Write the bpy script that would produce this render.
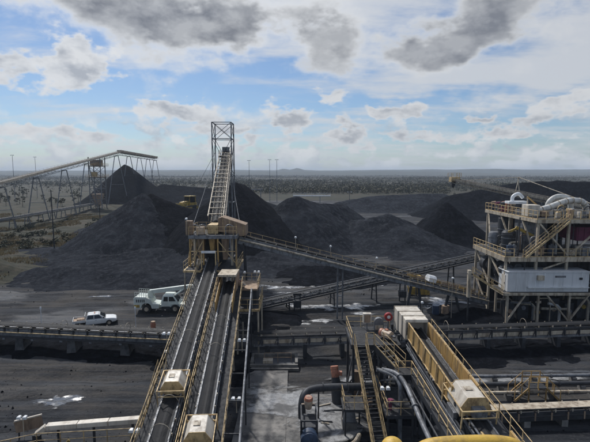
import bpy, math, random
import numpy as np
from mathutils import Vector, Matrix
R = math.radians
random.seed(7)
for o in list(bpy.data.objects): bpy.data.objects.remove(o, do_unlink=True)
scene = bpy.context.scene
C = scene.collection

# ------------------------------------------------------------------ camera
cam = bpy.data.cameras.new('camera'); camo = bpy.data.objects.new('camera', cam); C.objects.link(camo)
camo.location = (0, 0, 20); camo.rotation_euler = (R(90 - 6.33), 0, 0)
cam.sensor_width = 36; cam.lens = 26.97; cam.clip_start = 0.1; cam.clip_end = 20000
scene.camera = camo

# ------------------------------------------------------------------ node helpers
def sock(node, k):
    return node.inputs[k]
def put(nt, node, k, v):
    s = node.inputs[k]
    if isinstance(v, bpy.types.NodeSocket): nt.links.new(v, s)
    else: s.default_value = v
def math_(nt, op, a, b=None, c=None, clamp=False):
    n = nt.nodes.new('ShaderNodeMath'); n.operation = op; n.use_clamp = clamp
    put(nt, n, 0, a)
    if b is not None: put(nt, n, 1, b)
    if c is not None: put(nt, n, 2, c)
    return n.outputs[0]
def maprange(nt, v, a, b, c=0.0, d=1.0, smooth=True):
    n = nt.nodes.new('ShaderNodeMapRange'); n.interpolation_type = 'SMOOTHSTEP' if smooth else 'LINEAR'; n.clamp = True
    put(nt, n, 0, v); put(nt, n, 1, a); put(nt, n, 2, b); put(nt, n, 3, c); put(nt, n, 4, d)
    return n.outputs[0]
def mixc(nt, f, a, b, mode='MIX'):
    n = nt.nodes.new('ShaderNodeMix'); n.data_type = 'RGBA'; n.blend_type = mode; n.clamp_factor = True
    put(nt, n, 0, f)
    for k, v in ((6, a), (7, b)):
        if isinstance(v, bpy.types.NodeSocket): nt.links.new(v, n.inputs[k])
        else: n.inputs[k].default_value = (v[0], v[1], v[2], 1)
    return n.outputs[2]
def noise(nt, vec, scale, detail=4, rough=.55, dist=0.0):
    n = nt.nodes.new('ShaderNodeTexNoise'); n.noise_dimensions = '3D'
    if vec is not None: nt.links.new(vec, n.inputs['Vector'])
    n.inputs['Scale'].default_value = scale; n.inputs['Detail'].default_value = detail
    n.inputs['Roughness'].default_value = rough; n.inputs['Distortion'].default_value = dist
    return n.outputs['Fac']
def mapping(nt, vec, scale=(1, 1, 1), loc=(0, 0, 0), rot=(0, 0, 0)):
    n = nt.nodes.new('ShaderNodeMapping'); nt.links.new(vec, n.inputs['Vector'])
    n.inputs['Scale'].default_value = scale; n.inputs['Location'].default_value = loc; n.inputs['Rotation'].default_value = rot
    return n.outputs[0]

# ------------------------------------------------------------------ sun, sky
SUN_AZ, SUN_EL = R(-28), R(50)          # azimuth measured from +Y (ahead of the camera) towards +X
sunl = bpy.data.lights.new('sun', 'SUN'); suno = bpy.data.objects.new('sun', sunl); C.objects.link(suno)
sunl.energy = 2.8; sunl.angle = R(4); sunl.color = (1.0, .965, .92)
sd = Vector((math.sin(SUN_AZ) * math.cos(SUN_EL), math.cos(SUN_AZ) * math.cos(SUN_EL), math.sin(SUN_EL)))
suno.rotation_euler = sd.to_track_quat('Z', 'Y').to_euler(); suno.location = (0, 0, 200)

world = bpy.data.worlds.new('World'); scene.world = world; world.use_nodes = True
def build_sky():
    nt = world.node_tree; nt.nodes.clear()
    out = nt.nodes.new('ShaderNodeOutputWorld'); bg = nt.nodes.new('ShaderNodeBackground')
    nt.links.new(bg.outputs[0], out.inputs[0]); bg.inputs['Strength'].default_value = 0.10
    sky = nt.nodes.new('ShaderNodeTexSky'); sky.sky_type = 'NISHITA'; sky.sun_disc = False
    sky.sun_elevation = SUN_EL; sky.sun_rotation = SUN_AZ; sky.altitude = 50; sky.air_density = 1.0; sky.dust_density = 0.6; sky.ozone_density = 1.4
    tc = nt.nodes.new('ShaderNodeTexCoord'); d = tc.outputs['Generated']
    sp = nt.nodes.new('ShaderNodeSeparateXYZ'); nt.links.new(d, sp.inputs[0])
    x, y, z = sp.outputs
    az = math_(nt, 'ARCTAN2', x, y)
    hor = math_(nt, 'SQRT', math_(nt, 'ADD', math_(nt, 'MULTIPLY', x, x), math_(nt, 'MULTIPLY', y, y)))
    el = math_(nt, 'ARCTAN2', z, hor)
    # ragged edges: bend the angles with noise before the cloud masses are measured
    wn = nt.nodes.new('ShaderNodeTexNoise'); nt.links.new(mapping(nt, d, (1, 1, 1.7)), wn.inputs['Vector'])
    wn.inputs['Scale'].default_value = 7; wn.inputs['Detail'].default_value = 4; wn.inputs['Roughness'].default_value = .6
    ws = nt.nodes.new('ShaderNodeSeparateColor'); nt.links.new(wn.outputs['Color'], ws.inputs[0])
    azw = math_(nt, 'MULTIPLY_ADD', math_(nt, 'SUBTRACT', ws.outputs[0], .5), .26, az)
    elw = math_(nt, 'MULTIPLY_ADD', math_(nt, 'SUBTRACT', ws.outputs[1], .5), .13, el)
    av = nt.nodes.new('ShaderNodeCombineXYZ'); nt.links.new(azw, av.inputs[0]); nt.links.new(elw, av.inputs[1])
    def mass(a, e, ra, re, amp, prev):
        v = nt.nodes.new('ShaderNodeVectorMath'); v.operation = 'MULTIPLY_ADD'; nt.links.new(av.outputs[0], v.inputs[0])
        v.inputs[1].default_value = (1 / ra, 1 / re, 0); v.inputs[2].default_value = (-a / ra, -e / re, 0)
        q = nt.nodes.new('ShaderNodeVectorMath'); q.operation = 'DOT_PRODUCT'; nt.links.new(v.outputs[0], q.inputs[0]); nt.links.new(v.outputs[0], q.inputs[1])
        return math_(nt, 'MULTIPLY_ADD', math_(nt, 'POWER', .42, q.outputs['Value']), amp, 0.0 if prev is None else prev)
    # azimuth, elevation, half-widths in radians, strength
    M = None   # grey cumulus masses
    for a, e, ra, re, amp in [(-.30, .315, .15, .065, 1.05), (-.16, .29, .11, .048, .95), (-.45, .35, .12, .05, .8), (-.07, .335, .08, .04, .6), (-.005, .27, .03, .05, -.35),
                              (.07, .28, .075, .065, .9), (.29, .250, .085, .030, .95), (.37, .285, .095, .034, 1.05), (.47, .34, .11, .045, 1.0),
                              (.63, .30, .05, .05, .6)]:
        M = mass(a, e, ra, re, amp, M)
    S = None   # small low cumulus
    for a, e, ra, re, amp in [(-.44, .215, .07, .042, .95), (-.58, .18, .05, .033, .9), (-.28, .125, .08, .021, 1.0), (-.01, .108, .045, .021, 1.05), (.11, .083, .04, .016, .95), (.22, .118, .045, .019, 1.0), (-.42, .075, .07, .016, .7), (.30, .07, .08, .014, .8), (.45, .072, .05, .013, .8), (.16, .055, .05, .011, .7), (-.12, .07, .06, .014, .75), (-.16, .10, .04, .014, .7), (.55, .13, .05, .014, .7),
                              (.39, .120, .05, .010, .7), (.06, .155, .05, .02, .6), (.50, .10, .06, .014, .7), (-.55, .085, .10, .014, .6)]:
        S = mass(a, e, ra, re, amp, S)
    Vm = None  # bright thin cloud; negative: open blue
    for a, e, ra, re, amp in [(.36, .20, .26, .05, .42), (.05, .36, .20, .08, .45), (.60, .28, .14, .16, .35), (-.50, .37, .16, .04, .35),
                              (-.30, .175, .22, .030, -.40), (.02, .205, .07, .035, -.25), (-.52, .285, .12, .035, -.35), (.30, .135, .22, .016, -.30)]:
        Vm = mass(a, e, ra, re, amp, Vm)
    zz = math_(nt, 'ADD', math_(nt, 'MAXIMUM', z, 0.0), .12)
    pv = nt.nodes.new('ShaderNodeCombineXYZ')
    nt.links.new(math_(nt, 'DIVIDE', x, zz), pv.inputs[0]); nt.links.new(math_(nt, 'DIVIDE', y, zz), pv.inputs[1])
    sheet = noise(nt, mapping(nt, pv.outputs[0], (.55, 1.15, 1)), 1.3, 6, .62)
    veil = maprange(nt, math_(nt, 'ADD', sheet, math_(nt, 'MULTIPLY', Vm, .42)), .40, .68)
    fine = noise(nt, mapping(nt, d, (1, 1, 1.6)), 12, 6, .56)
    fine_up = noise(nt, mapping(nt, d, (1, 1, 1.6), (-.010, .012, .034)), 12, 4, .54)      # a step towards the sun: relief of the cloud
    billow = noise(nt, mapping(nt, d, (1, 1, 1.9), (3.1, 0, 0)), 30, 5, .54)
    relief = maprange(nt, math_(nt, 'SUBTRACT', fine, fine_up), -.13, .13, 0.0, 1.0, False)   # 1 = lit side, 0 = shaded base
    low = maprange(nt, el, .06, .145, 1.0, 0.0)
    bl = math_(nt, 'MULTIPLY_ADD', fine, .62, math_(nt, 'MULTIPLY', billow, .38))
    lowc = math_(nt, 'MULTIPLY', maprange(nt, bl, .465, .555), low)
    above = math_(nt, 'MULTIPLY', maprange(nt, el, .36, .7), maprange(nt, sheet, .45, .65))    # the same broken masses go on overhead
    rag = math_(nt, 'MULTIPLY_ADD', math_(nt, 'SUBTRACT', fine, .5), 1.9, math_(nt, 'MULTIPLY', math_(nt, 'SUBTRACT', billow, .5), .40))
    dens = math_(nt, 'ADD', math_(nt, 'MULTIPLY_ADD', above, .8, M), rag)
    a_mass = maprange(nt, dens, .02, .80)
    thick = math_(nt, 'MULTIPLY', maprange(nt, dens, .34, 1.15), math_(nt, 'MULTIPLY_ADD', relief, -.40, 1.0))
    dens2 = math_(nt, 'ADD', math_(nt, 'MULTIPLY_ADD', math_(nt, 'SUBTRACT', billow, .5), 1.0, S), math_(nt, 'MULTIPLY', math_(nt, 'SUBTRACT', fine, .5), 1.2))
    a_small = maprange(nt, dens2, .26, .56)
    th2 = math_(nt, 'MULTIPLY', maprange(nt, dens2, .30, .9), math_(nt, 'SUBTRACT', 1.15, relief))
    # clouds glow towards the sun, which stands above the frame
    dp = nt.nodes.new('ShaderNodeVectorMath'); dp.operation = 'DOT_PRODUCT'; nt.links.new(d, dp.inputs[0]); dp.inputs[1].default_value = tuple(sd)
    glow = math_(nt, 'MULTIPLY_ADD', math_(nt, 'POWER', math_(nt, 'MAXIMUM', dp.outputs['Value'], 0.0), 6.0), .50, .80)
    W = (6.6, 6.75, 6.95); G1 = (1.65, 1.78, 2.05); G2 = (3.7, 3.95, 4.4)
    col = mixc(nt, 1.0, sky.outputs[0], (.52, .61, .72), 'MULTIPLY')
    def lit(c):
        m = nt.nodes.new('ShaderNodeVectorMath'); m.operation = 'SCALE'
        if isinstance(c, tuple): m.inputs[0].default_value = c
        else: nt.links.new(c, m.inputs[0])
        nt.links.new(glow, m.inputs['Scale']); return m.outputs[0]
    col = mixc(nt, math_(nt, 'MULTIPLY', veil, .86), col, lit((6.0, 6.2, 6.5)))
    col = mixc(nt, math_(nt, 'MULTIPLY', lowc, .82), col, lit(mixc(nt, relief, (4.1, 4.5, 5.1), (7.0, 7.15, 7.3))))
    col = mixc(nt, math_(nt, 'MULTIPLY', a_mass, .97), col, mixc(nt, thick, lit(W), G1))
    col = mixc(nt, math_(nt, 'MULTIPLY', a_small, .95), col, lit(mixc(nt, th2, W, G2)))
    col = mixc(nt, maprange(nt, el, -.01, .07, .45, 0.0), col, (3.9, 4.5, 5.2))    # horizon air
    nt.links.new(col, bg.inputs['Color'])
build_sky()
world.cycles.sampling_method = 'NONE'

vs = scene.view_settings
scene.display_settings.display_device = 'sRGB'
vs.view_transform = 'Standard'; vs.look = 'None'; vs.gamma = 1.0; vs.exposure = 0.32; vs.use_curve_mapping = False
cy = scene.cycles
cy.use_denoising = True; cy.max_bounces = 4; cy.diffuse_bounces = 2; cy.glossy_bounces = 2; cy.transmission_bounces = 3; cy.volume_bounces = 1
cy.volume_max_steps = 64; cy.sample_clamp_indirect = 6.0
try: cy.denoiser = 'OPENIMAGEDENOISE'
except Exception: pass

# ------------------------------------------------------------------ materials
MATS = {}
def material(name, base, vary=None, rough=.7, metal=0.0, scale=2.0, amount=.5, bump=.1, bscale=30, dirt=None, dirt_amt=0.0, spec=.4, streak=1.0):
    """weathered paint / steel / rubber: two tones by noise, patches of coal dust or rust, fine relief"""
    m = bpy.data.materials.new(name); m.use_nodes = True; nt = m.node_tree
    b = nt.nodes['Principled BSDF']
    tc = nt.nodes.new('ShaderNodeTexCoord'); ob = nt.nodes.new('ShaderNodeNewGeometry'); v = ob.outputs['Position']
    if vary is None: vary = tuple(c * .72 for c in base)
    n1 = noise(nt, mapping(nt, v, (1, 1, streak)), scale, 6, .62)
    col = mixc(nt, math_(nt, 'MULTIPLY', maprange(nt, n1, .35, .68), amount), base, vary)
    if dirt is not None:
        n2 = noise(nt, mapping(nt, v, (1, 1, streak * .6), (5, 9, 2)), scale * 1.7, 8, .68)
        col = mixc(nt, math_(nt, 'MULTIPLY', maprange(nt, n2, .44, .66), dirt_amt), col, dirt)
        nt.links.new(maprange(nt, n2, .4, .7, rough * .9, min(1, rough * 1.25)), b.inputs['Roughness'])
    else:
        b.inputs['Roughness'].default_value = rough
    oi = nt.nodes.new('ShaderNodeObjectInfo')
    vm = nt.nodes.new('ShaderNodeVectorMath'); vm.operation = 'SCALE'; nt.links.new(col, vm.inputs[0]); nt.links.new(maprange(nt, oi.outputs['Random'], 0, 1, .80, 1.08, False), vm.inputs['Scale'])
    nt.links.new(vm.outputs[0], b.inputs['Base Color'])
    b.inputs['Metallic'].default_value = metal; b.inputs['Specular IOR Level'].default_value = spec
    if bump:
        bn = nt.nodes.new('ShaderNodeBump'); bn.inputs['Strength'].default_value = bump; bn.inputs['Distance'].default_value = .03
        nt.links.new(noise(nt, v, bscale, 4, .6), bn.inputs['Height']); nt.links.new(bn.outputs[0], b.inputs['Normal'])
    MATS[name] = m
    return m
DUST = (.022, .023, .026)
material('steel_grey', (.23, .24, .255), (.13, .135, .145), .55, .2, 1.3, .7, dirt=DUST, dirt_amt=.65)
material('steel_dark', (.050, .054, .062), (.026, .028, .032), .6, .2, 1.3, .7, dirt=DUST, dirt_amt=.6)
material('steel_pale', (.58, .51, .40), (.40, .34, .25), .6, .05, 1.2, .7, dirt=(.13, .085, .055), dirt_amt=.75, streak=.4)
material('rail_cream', (.68, .51, .27), (.50, .35, .17), .6, .05, 1.6, .7, dirt=(.13, .085, .05), dirt_amt=.7)
material('panel_ochre', (.55, .35, .12), (.36, .22, .09), .65, 0, 1.1, .7, dirt=(.15, .11, .07), dirt_amt=.85, streak=.3)
material('tan_clad', (.38, .27, .18), (.24, .17, .12), .75, 0, 1.6, .8, dirt=(.12, .085, .06), dirt_amt=.65, streak=.4)
material('hood_cream', (.70, .65, .56), (.56, .50, .41), .5, 0, 1.0, .6, dirt=(.24, .18, .13), dirt_amt=.50, streak=.22)
material('rubber', (.012, .013, .015), (.022, .023, .025), .7, 0, 3, .7, dirt=(.05, .05, .052), dirt_amt=.5)
material('return_rubber', (.10, .105, .115), (.06, .062, .068), .5, 0, 3, .6)
material('white_paint', (.82, .84, .85), (.74, .76, .77), .42, 0, .8, .5, bump=.02, dirt=(.38, .37, .35), dirt_amt=.35, streak=.3)
material('vehicle_white', (.78, .80, .80), (.70, .72, .72), .28, 0, .9, .5, bump=0, dirt=(.42, .40, .36), dirt_amt=.22, spec=.5)
material('crane_white', (.74, .80, .74), (.64, .70, .64), .32, 0, .9, .5, bump=0, dirt=(.36, .36, .32), dirt_amt=.3, spec=.5)
material('glass_dark', (.015, .018, .02), (.02, .022, .024), .08, 0, 1, .2, bump=0, spec=.6)
material('tyre', (.018, .018, .019), (.04, .04, .04), .85, 0, 4, .6)
material('machine_yellow', (.50, .34, .06), (.34, .23, .05), .55, 0, 1.5, .7, dirt=(.05, .045, .04), dirt_amt=.85)
material('rail_yellow', (.74, .48, .08), (.62, .39, .07), .5, 0, 9, .7, bump=.15, bscale=160, dirt=(.22, .15, .07), dirt_amt=.6)
material('orange_motor', (.52, .22, .13), (.36, .15, .10), .5, 0, 3, .6, dirt=(.10, .07, .06), dirt_amt=.65)
material('pale_motor', (.62, .50, .38), (.50, .36, .25), .5, 0, 3, .6, dirt=(.2, .15, .12), dirt_amt=.4)
material('red_paint', (.36, .03, .03), (.24, .03, .03), .45, 0, 3, .5, dirt=DUST, dirt_amt=.3)
material('magenta_clad', (.20, .035, .085), (.12, .03, .06), .7, 0, 1.2, .7, dirt=(.08, .04, .06), dirt_amt=.5)
material('blue_paint', (.035, .06, .11), (.022, .035, .06), .45, 0, 2, .6, dirt=DUST, dirt_amt=.4)
material('concrete', (.24, .23, .215), (.12, .118, .113), .85, 0, .7, .8, bump=.25, bscale=12, dirt=(.07, .07, .07), dirt_amt=.6)
material('wet_concrete', (.22, .208, .19), (.10, .098, .095), .65, 0, .30, 1.0, bump=.3, bscale=9, dirt=(.030, .031, .034), dirt_amt=.95)
material('pier_concrete', (.13, .13, .13), (.07, .07, .072), .9, 0, .8, .8, bump=.25, bscale=12, dirt=DUST, dirt_amt=.7)
material('coal_lump', (.006, .0067, .0085), (.012, .0132, .016), .75, 0, 4, .8, bump=.8, bscale=9)
material('bark', (.16, .13, .10), (.09, .075, .06), .9, 0, 3, .7)
material('lamp_glass', (.80, .82, .82), (.70, .72, .72), .25, 0, 3, .4, bump=0)
material('grating', (.040, .042, .046), (.022, .023, .026), .75, .1, 2, .7, bump=.6, bscale=40, dirt=DUST, dirt_amt=.5)
material('duct_white', (.66, .66, .63), (.50, .50, .47), .5, .05, 1.2, .6, dirt=(.25, .23, .20), dirt_amt=.5, streak=.5)

def leaf_material(name, a, bcol):
    m = bpy.data.materials.new(name); m.use_nodes = True; nt = m.node_tree; b = nt.nodes['Principled BSDF']
    g = nt.nodes.new('ShaderNodeNewGeometry'); oi = nt.nodes.new('ShaderNodeObjectInfo')
    f = math_(nt, 'ADD', math_(nt, 'MULTIPLY', g.outputs['Random Per Island'], .6), math_(nt, 'MULTIPLY', oi.outputs['Random'], .4))
    nt.links.new(mixc(nt, f, a, bcol), b.inputs['Base Color'])
    b.inputs['Roughness'].default_value = .75; b.inputs['Specular IOR Level'].default_value = .18
    MATS[name] = m
leaf_material('leaf_gum', (.040, .044, .026), (.072, .076, .046))
leaf_material('leaf_dark', (.044, .042, .021), (.080, .074, .040))
leaf_material('grass_dry', (.20, .15, .075), (.32, .25, .13))

def coal_material(name, dark, mid, pale):
    m = bpy.data.materials.new(name); m.use_nodes = True; nt = m.node_tree; b = nt.nodes['Principled BSDF']
    g = nt.nodes.new('ShaderNodeNewGeometry'); v = g.outputs['Position']
    big = noise(nt, mapping(nt, v, (1, 1, .35)), .11, 5, .6)
    fine = noise(nt, v, 2.6, 8, .72)
    streak = noise(nt, mapping(nt, v, (1.0, 1.0, .10)), .8, 6, .66)
    band = noise(nt, mapping(nt, v, (.25, .25, 1.6)), .5, 5, .6)
    col = mixc(nt, maprange(nt, big, .38, .64), dark, mid)
    col = mixc(nt, math_(nt, 'MULTIPLY', maprange(nt, streak, .47, .64), .70), col, pale)
    col = mixc(nt, math_(nt, 'MULTIPLY', maprange(nt, band, .54, .70), .5), col, pale)
    col = mixc(nt, math_(nt, 'MULTIPLY', maprange(nt, fine, .52, .70), .6), col, tuple(c * 1.35 for c in pale))
    nt.links.new(col, b.inputs['Base Color'])
    b.inputs['Roughness'].default_value = .9; b.inputs['Specular IOR Level'].default_value = .03
    bn = nt.nodes.new('ShaderNodeBump'); bn.inputs['Strength'].default_value = 1.0; bn.inputs['Distance'].default_value = .35
    h = math_(nt, 'ADD', noise(nt, v, 2.2, 9, .74), math_(nt, 'MULTIPLY', streak, .8))
    nt.links.new(h, bn.inputs['Height']); nt.links.new(bn.outputs[0], b.inputs['Normal'])
    MATS[name] = m
coal_material('coal_pile', (.0040, .0048, .0070), (.0085, .0100, .0138), (.0190, .0220, .0290))
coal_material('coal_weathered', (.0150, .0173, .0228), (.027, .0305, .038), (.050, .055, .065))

def ground_material():
    m = bpy.data.materials.new('yard_ground'); m.use_nodes = True; nt = m.node_tree; b = nt.nodes['Principled BSDF']
    g = nt.nodes.new('ShaderNodeNewGeometry'); v = g.outputs['Position']
    at = nt.nodes.new('ShaderNodeAttribute'); at.attribute_name = 'coal'; coal = at.outputs['Fac']
    # coal-dusted hardstand: long wheel tracks, damp patches, brownish mud
    tr = noise(nt, mapping(nt, v, (.06, .95, 1), rot=(0, 0, R(3))), 1.0, 8, .68, .7)
    patch = noise(nt, v, .12, 6, .62)
    fine = noise(nt, v, 3.2, 9, .68)
    c1 = mixc(nt, maprange(nt, tr, .40, .62), (.0105, .0122, .0160), (.041, .0445, .051))
    c1 = mixc(nt, math_(nt, 'MULTIPLY', maprange(nt, patch, .46, .66), .7), c1, (.064, .059, .053))
    c1 = mixc(nt, math_(nt, 'MULTIPLY', maprange(nt, fine, .48, .74), .45), c1, (.080, .080, .081))
    ta = nt.nodes.new('ShaderNodeAttribute'); ta.attribute_name = 'track'
    tk = math_(nt, 'MULTIPLY', ta.outputs['Fac'], maprange(nt, fine, .30, .60, .35, 1.0))
    c1 = mixc(nt, math_(nt, 'MULTIPLY', tk, .75), c1, (.078, .070, .062))
    # dry grass and bare dirt
    gp = noise(nt, v, .05, 7, .65); gf = noise(nt, v, .55, 8, .68)
    c2 = mixc(nt, maprange(nt, gp, .38, .62), (.034, .036, .024), (.076, .061, .043))
    c2 = mixc(nt, math_(nt, 'MULTIPLY', maprange(nt, noise(nt, mapping(nt, v, (.5, 1, 1)), .16, 7, .68), .44, .58), .8), c2, (.030, .033, .020))
    c2 = mixc(nt, math_(nt, 'MULTIPLY', maprange(nt, gf, .42, .60), .7), c2, (.024, .026, .018))
    k = maprange(nt, math_(nt, 'ADD', coal, math_(nt, 'MULTIPLY', math_(nt, 'SUBTRACT', noise(nt, v, .22, 6, .65), .5), .9)), .35, .65)
    nt.links.new(mixc(nt, k, c2, c1), b.inputs['Base Color'])
    wet = maprange(nt, noise(nt, mapping(nt, v, (.5, 1, 1), (11, 4, 0)), .11, 5, .55), .50, .63)
    nt.links.new(maprange(nt, math_(nt, 'MULTIPLY', wet, k), 0, 1, .88, .42, False), b.inputs['Roughness'])
    b.inputs['Specular IOR Level'].default_value = .18
    bn = nt.nodes.new('ShaderNodeBump'); bn.inputs['Strength'].default_value = .9; bn.inputs['Distance'].default_value = .22
    nt.links.new(math_(nt, 'ADD', math_(nt, 'MULTIPLY', fine, .7), tr), bn.inputs['Height']); nt.links.new(bn.outputs[0], b.inputs['Normal'])
    MATS['yard_ground'] = m
ground_material()

def simple_nodes(name, fn):
    m = bpy.data.materials.new(name); m.use_nodes = True; fn(m.node_tree, m.node_tree.nodes['Principled BSDF']); MATS[name] = m
def ragged_alpha(nt, b, v, sc, lo=.44, hi=.70):
    at = nt.nodes.new('ShaderNodeAttribute'); at.attribute_name = 'edge'
    n = math_(nt, 'MULTIPLY', math_(nt, 'SUBTRACT', noise(nt, mapping(nt, v, (.6, 1, 1)), sc, 7, .66, .5), .5), 1.9)
    nt.links.new(maprange(nt, math_(nt, 'ADD', at.outputs['Fac'], n), lo, hi, 1.0, 0.0), b.inputs['Alpha'])
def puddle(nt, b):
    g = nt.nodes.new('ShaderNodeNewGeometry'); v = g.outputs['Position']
    nt.links.new(mixc(nt, maprange(nt, noise(nt, v, .9, 6, .65), .40, .62), (.09, .09, .092), (.58, .58, .575)), b.inputs['Base Color'])  # pale tone stands in for reflected sky, painted into the base colour
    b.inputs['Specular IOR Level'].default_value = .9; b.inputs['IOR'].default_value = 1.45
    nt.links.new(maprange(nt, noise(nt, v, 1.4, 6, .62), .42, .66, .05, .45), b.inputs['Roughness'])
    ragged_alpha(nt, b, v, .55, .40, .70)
simple_nodes('sky_pale_pool', puddle)
def water(nt, b):
    g = nt.nodes.new('ShaderNodeNewGeometry'); v = g.outputs['Position']
    b.inputs['Base Color'].default_value = (.085, .087, .09, 1); b.inputs['Specular IOR Level'].default_value = 1.0; b.inputs['IOR'].default_value = 1.6
    nt.links.new(maprange(nt, noise(nt, v, 1.1, 5, .6), .40, .66, .02, .30), b.inputs['Roughness'])
    ragged_alpha(nt, b, v, .50, .46, .66)
simple_nodes('puddle_water', water)
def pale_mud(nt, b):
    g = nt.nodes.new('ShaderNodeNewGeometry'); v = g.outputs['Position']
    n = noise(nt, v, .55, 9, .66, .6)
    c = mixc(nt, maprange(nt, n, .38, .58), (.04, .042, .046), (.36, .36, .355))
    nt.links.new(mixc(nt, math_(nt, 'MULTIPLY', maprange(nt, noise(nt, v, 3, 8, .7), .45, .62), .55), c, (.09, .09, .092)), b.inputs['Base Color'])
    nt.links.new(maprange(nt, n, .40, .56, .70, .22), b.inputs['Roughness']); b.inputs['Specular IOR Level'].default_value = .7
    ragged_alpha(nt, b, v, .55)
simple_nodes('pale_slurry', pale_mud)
def hill(nt, b):
    g = nt.nodes.new('ShaderNodeNewGeometry')
    nt.links.new(mixc(nt, noise(nt, g.outputs['Position'], .02, 6, .6), (.026, .032, .022), (.045, .050, .034)), b.inputs['Base Color']); b.inputs['Roughness'].default_value = .95
simple_nodes('hill_scrub', hill)

# ------------------------------------------------------------------ mesh helpers
V = Vector
class MB:
    def __init__(s): s.v = []; s.f = []
    def quad_box(s, P):            # 8 corners: bottom 4 (ccw), top 4
        n = len(s.v); s.v += [tuple(p) for p in P]
        s.f += [tuple(n + i for i in q) for q in ((3, 2, 1, 0), (4, 5, 6, 7), (0, 1, 5, 4), (1, 2, 6, 5), (2, 3, 7, 6), (3, 0, 4, 7))]
        return s
    def box(s, x0, x1, y0, y1, z0, z1):
        return s.quad_box([(x0, y0, z0), (x1, y0, z0), (x1, y1, z0), (x0, y1, z0), (x0, y0, z1), (x1, y0, z1), (x1, y1, z1), (x0, y1, z1)])
    def beam(s, a, b, w, h=None, up=(0, 0, 1)):
        a, b = V(a), V(b); h = h or w; t = (b - a).normalized(); up = V(up)
        if abs(t.dot(up)) > .98: up = V((0, 1, 0))
        sd = t.cross(up).normalized() * (w / 2); u = sd.cross(t).normalized() * (h / 2)
        return s.quad_box([a - sd - u, b - sd - u, b + sd - u, a + sd - u, a - sd + u, b - sd + u, b + sd + u, a + sd + u])
    def tube(s, pts, r, n=8, cap=True):
        pts = [V(p) for p in pts]; rr = r if isinstance(r, (list, tuple)) else [r] * len(pts)
        base = len(s.v); up0 = None
        for i, p in enumerate(pts):
            t = (pts[min(i + 1, len(pts) - 1)] - pts[max(i - 1, 0)]).normalized()
            if up0 is None: up0 = V((0, 0, 1)) if abs(t.z) < .9 else V((0, 1, 0))
            a = t.cross(up0).normalized(); b = a.cross(t).normalized(); up0 = b
            for k in range(n):
                q = p + (a * math.cos(2 * math.pi * k / n) + b * math.sin(2 * math.pi * k / n)) * rr[i]
                s.v.append(tuple(q))
        for i in range(len(pts) - 1):
            for k in range(n):
                k2 = (k + 1) % n; o = base + i * n
                s.f.append((o + k, o + k2, o + n + k2, o + n + k))
        if cap:
            s.f.append(tuple(base + k for k in range(n))[::-1]); s.f.append(tuple(base + (len(pts) - 1) * n + k for k in range(n)))
        return s
    def prism(s, loop_a, loop_b):
        n = len(s.v); m = len(loop_a); s.v += [tuple(p) for p in loop_a] + [tuple(p) for p in loop_b]
        s.f.append(tuple(n + i for i in range(m))[::-1]); s.f.append(tuple(n + m + i for i in range(m)))
        for i in range(m): s.f.append((n + i, n + (i + 1) % m, n + m + (i + 1) % m, n + m + i))
        return s
    def strip(s, rows):            # rows of equally long point lists -> open sheet
        n = len(s.v); m = len(rows[0])
        for r in rows: s.v += [tuple(p) for p in r]
        for i in range(len(rows) - 1):
            for k in range(m - 1): s.f.append((n + i * m + k, n + i * m + k + 1, n + (i + 1) * m + k + 1, n + (i + 1) * m + k))
        return s
    def ball(s, c, r, seg=10, rings=6, squash=1.0):
        n = len(s.v)
        for i in range(rings + 1):
            th = math.pi * i / rings
            for k in range(seg):
                ph = 2 * math.pi * k / seg
                s.v.append((c[0] + r * math.sin(th) * math.cos(ph), c[1] + r * math.sin(th) * math.sin(ph), c[2] + r * math.cos(th) * squash))
        for i in range(rings):
            for k in range(seg):
                a = n + i * seg + k; b = n + i * seg + (k + 1) % seg
                s.f.append((a, a + seg, b + seg, b))
        return s
    def mesh(s, name, off=(0, 0, 0)):
        me = bpy.data.meshes.new(name); ox, oy, oz = off
        me.from_pydata([(x - ox, y - oy, z - oz) for x, y, z in s.v], [], s.f); me.update()
        return me
    def build(s, name, mat, parent=None, smooth=False, bevel=0):
        root = parent
        while root is not None and root.parent is not None: root = root.parent
        off = root['base'] if root is not None else (0, 0, 0)
        me = s.mesh(name, off)
        o = bpy.data.objects.new(name, me); C.objects.link(o); me.materials.append(MATS[mat])
        if parent is not None: o.parent = parent
        if smooth:
            for p in me.polygons: p.use_smooth = True
            me.set_sharp_from_angle(angle=R(38))
        if bevel:
            md = o.modifiers.new('bevel', 'BEVEL'); md.width = bevel; md.segments = 2; md.limit_method = 'ANGLE'
        return o
def tag(o, label, cat, group=None):
    o['label'] = label; o['category'] = cat
    if group: o['group'] = group
    return o
def thing(name, loc, label, cat, group=None):
    o = bpy.data.objects.new(name, None); C.objects.link(o); o.location = loc; o['base'] = tuple(float(c) for c in loc); o.empty_display_size = .3
    return tag(o, label, cat, group)
def place(name, me, parent, p, rot=None, scale=1.0):
    """a copy of a piece (shared mesh) at world point p under its thing"""
    o = bpy.data.objects.new(name, me); C.objects.link(o); o.parent = parent
    root = parent
    while root.parent is not None: root = root.parent
    Mx = (rot.to_4x4() if rot is not None else Matrix.Identity(4)) @ Matrix.Scale(scale, 4)
    o.matrix_local = Matrix.Translation(V(p) - V(root['base'])) @ Mx
    return o
def frame_of(a, b):
    """along, side (right), up of a line from a to b"""
    t = (V(b) - V(a)).normalized(); s = t.cross(V((0, 0, 1))).normalized(); u = s.cross(t).normalized()
    return t, s, u
def basis(t, s, u):
    return Matrix((s, t, u)).transposed()      # local x = side, y = along, z = up
def clear_base():                              # drop the helper property when all is built
    for o in bpy.data.objects:
        if 'base' in o.keys(): del o['base']

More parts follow.
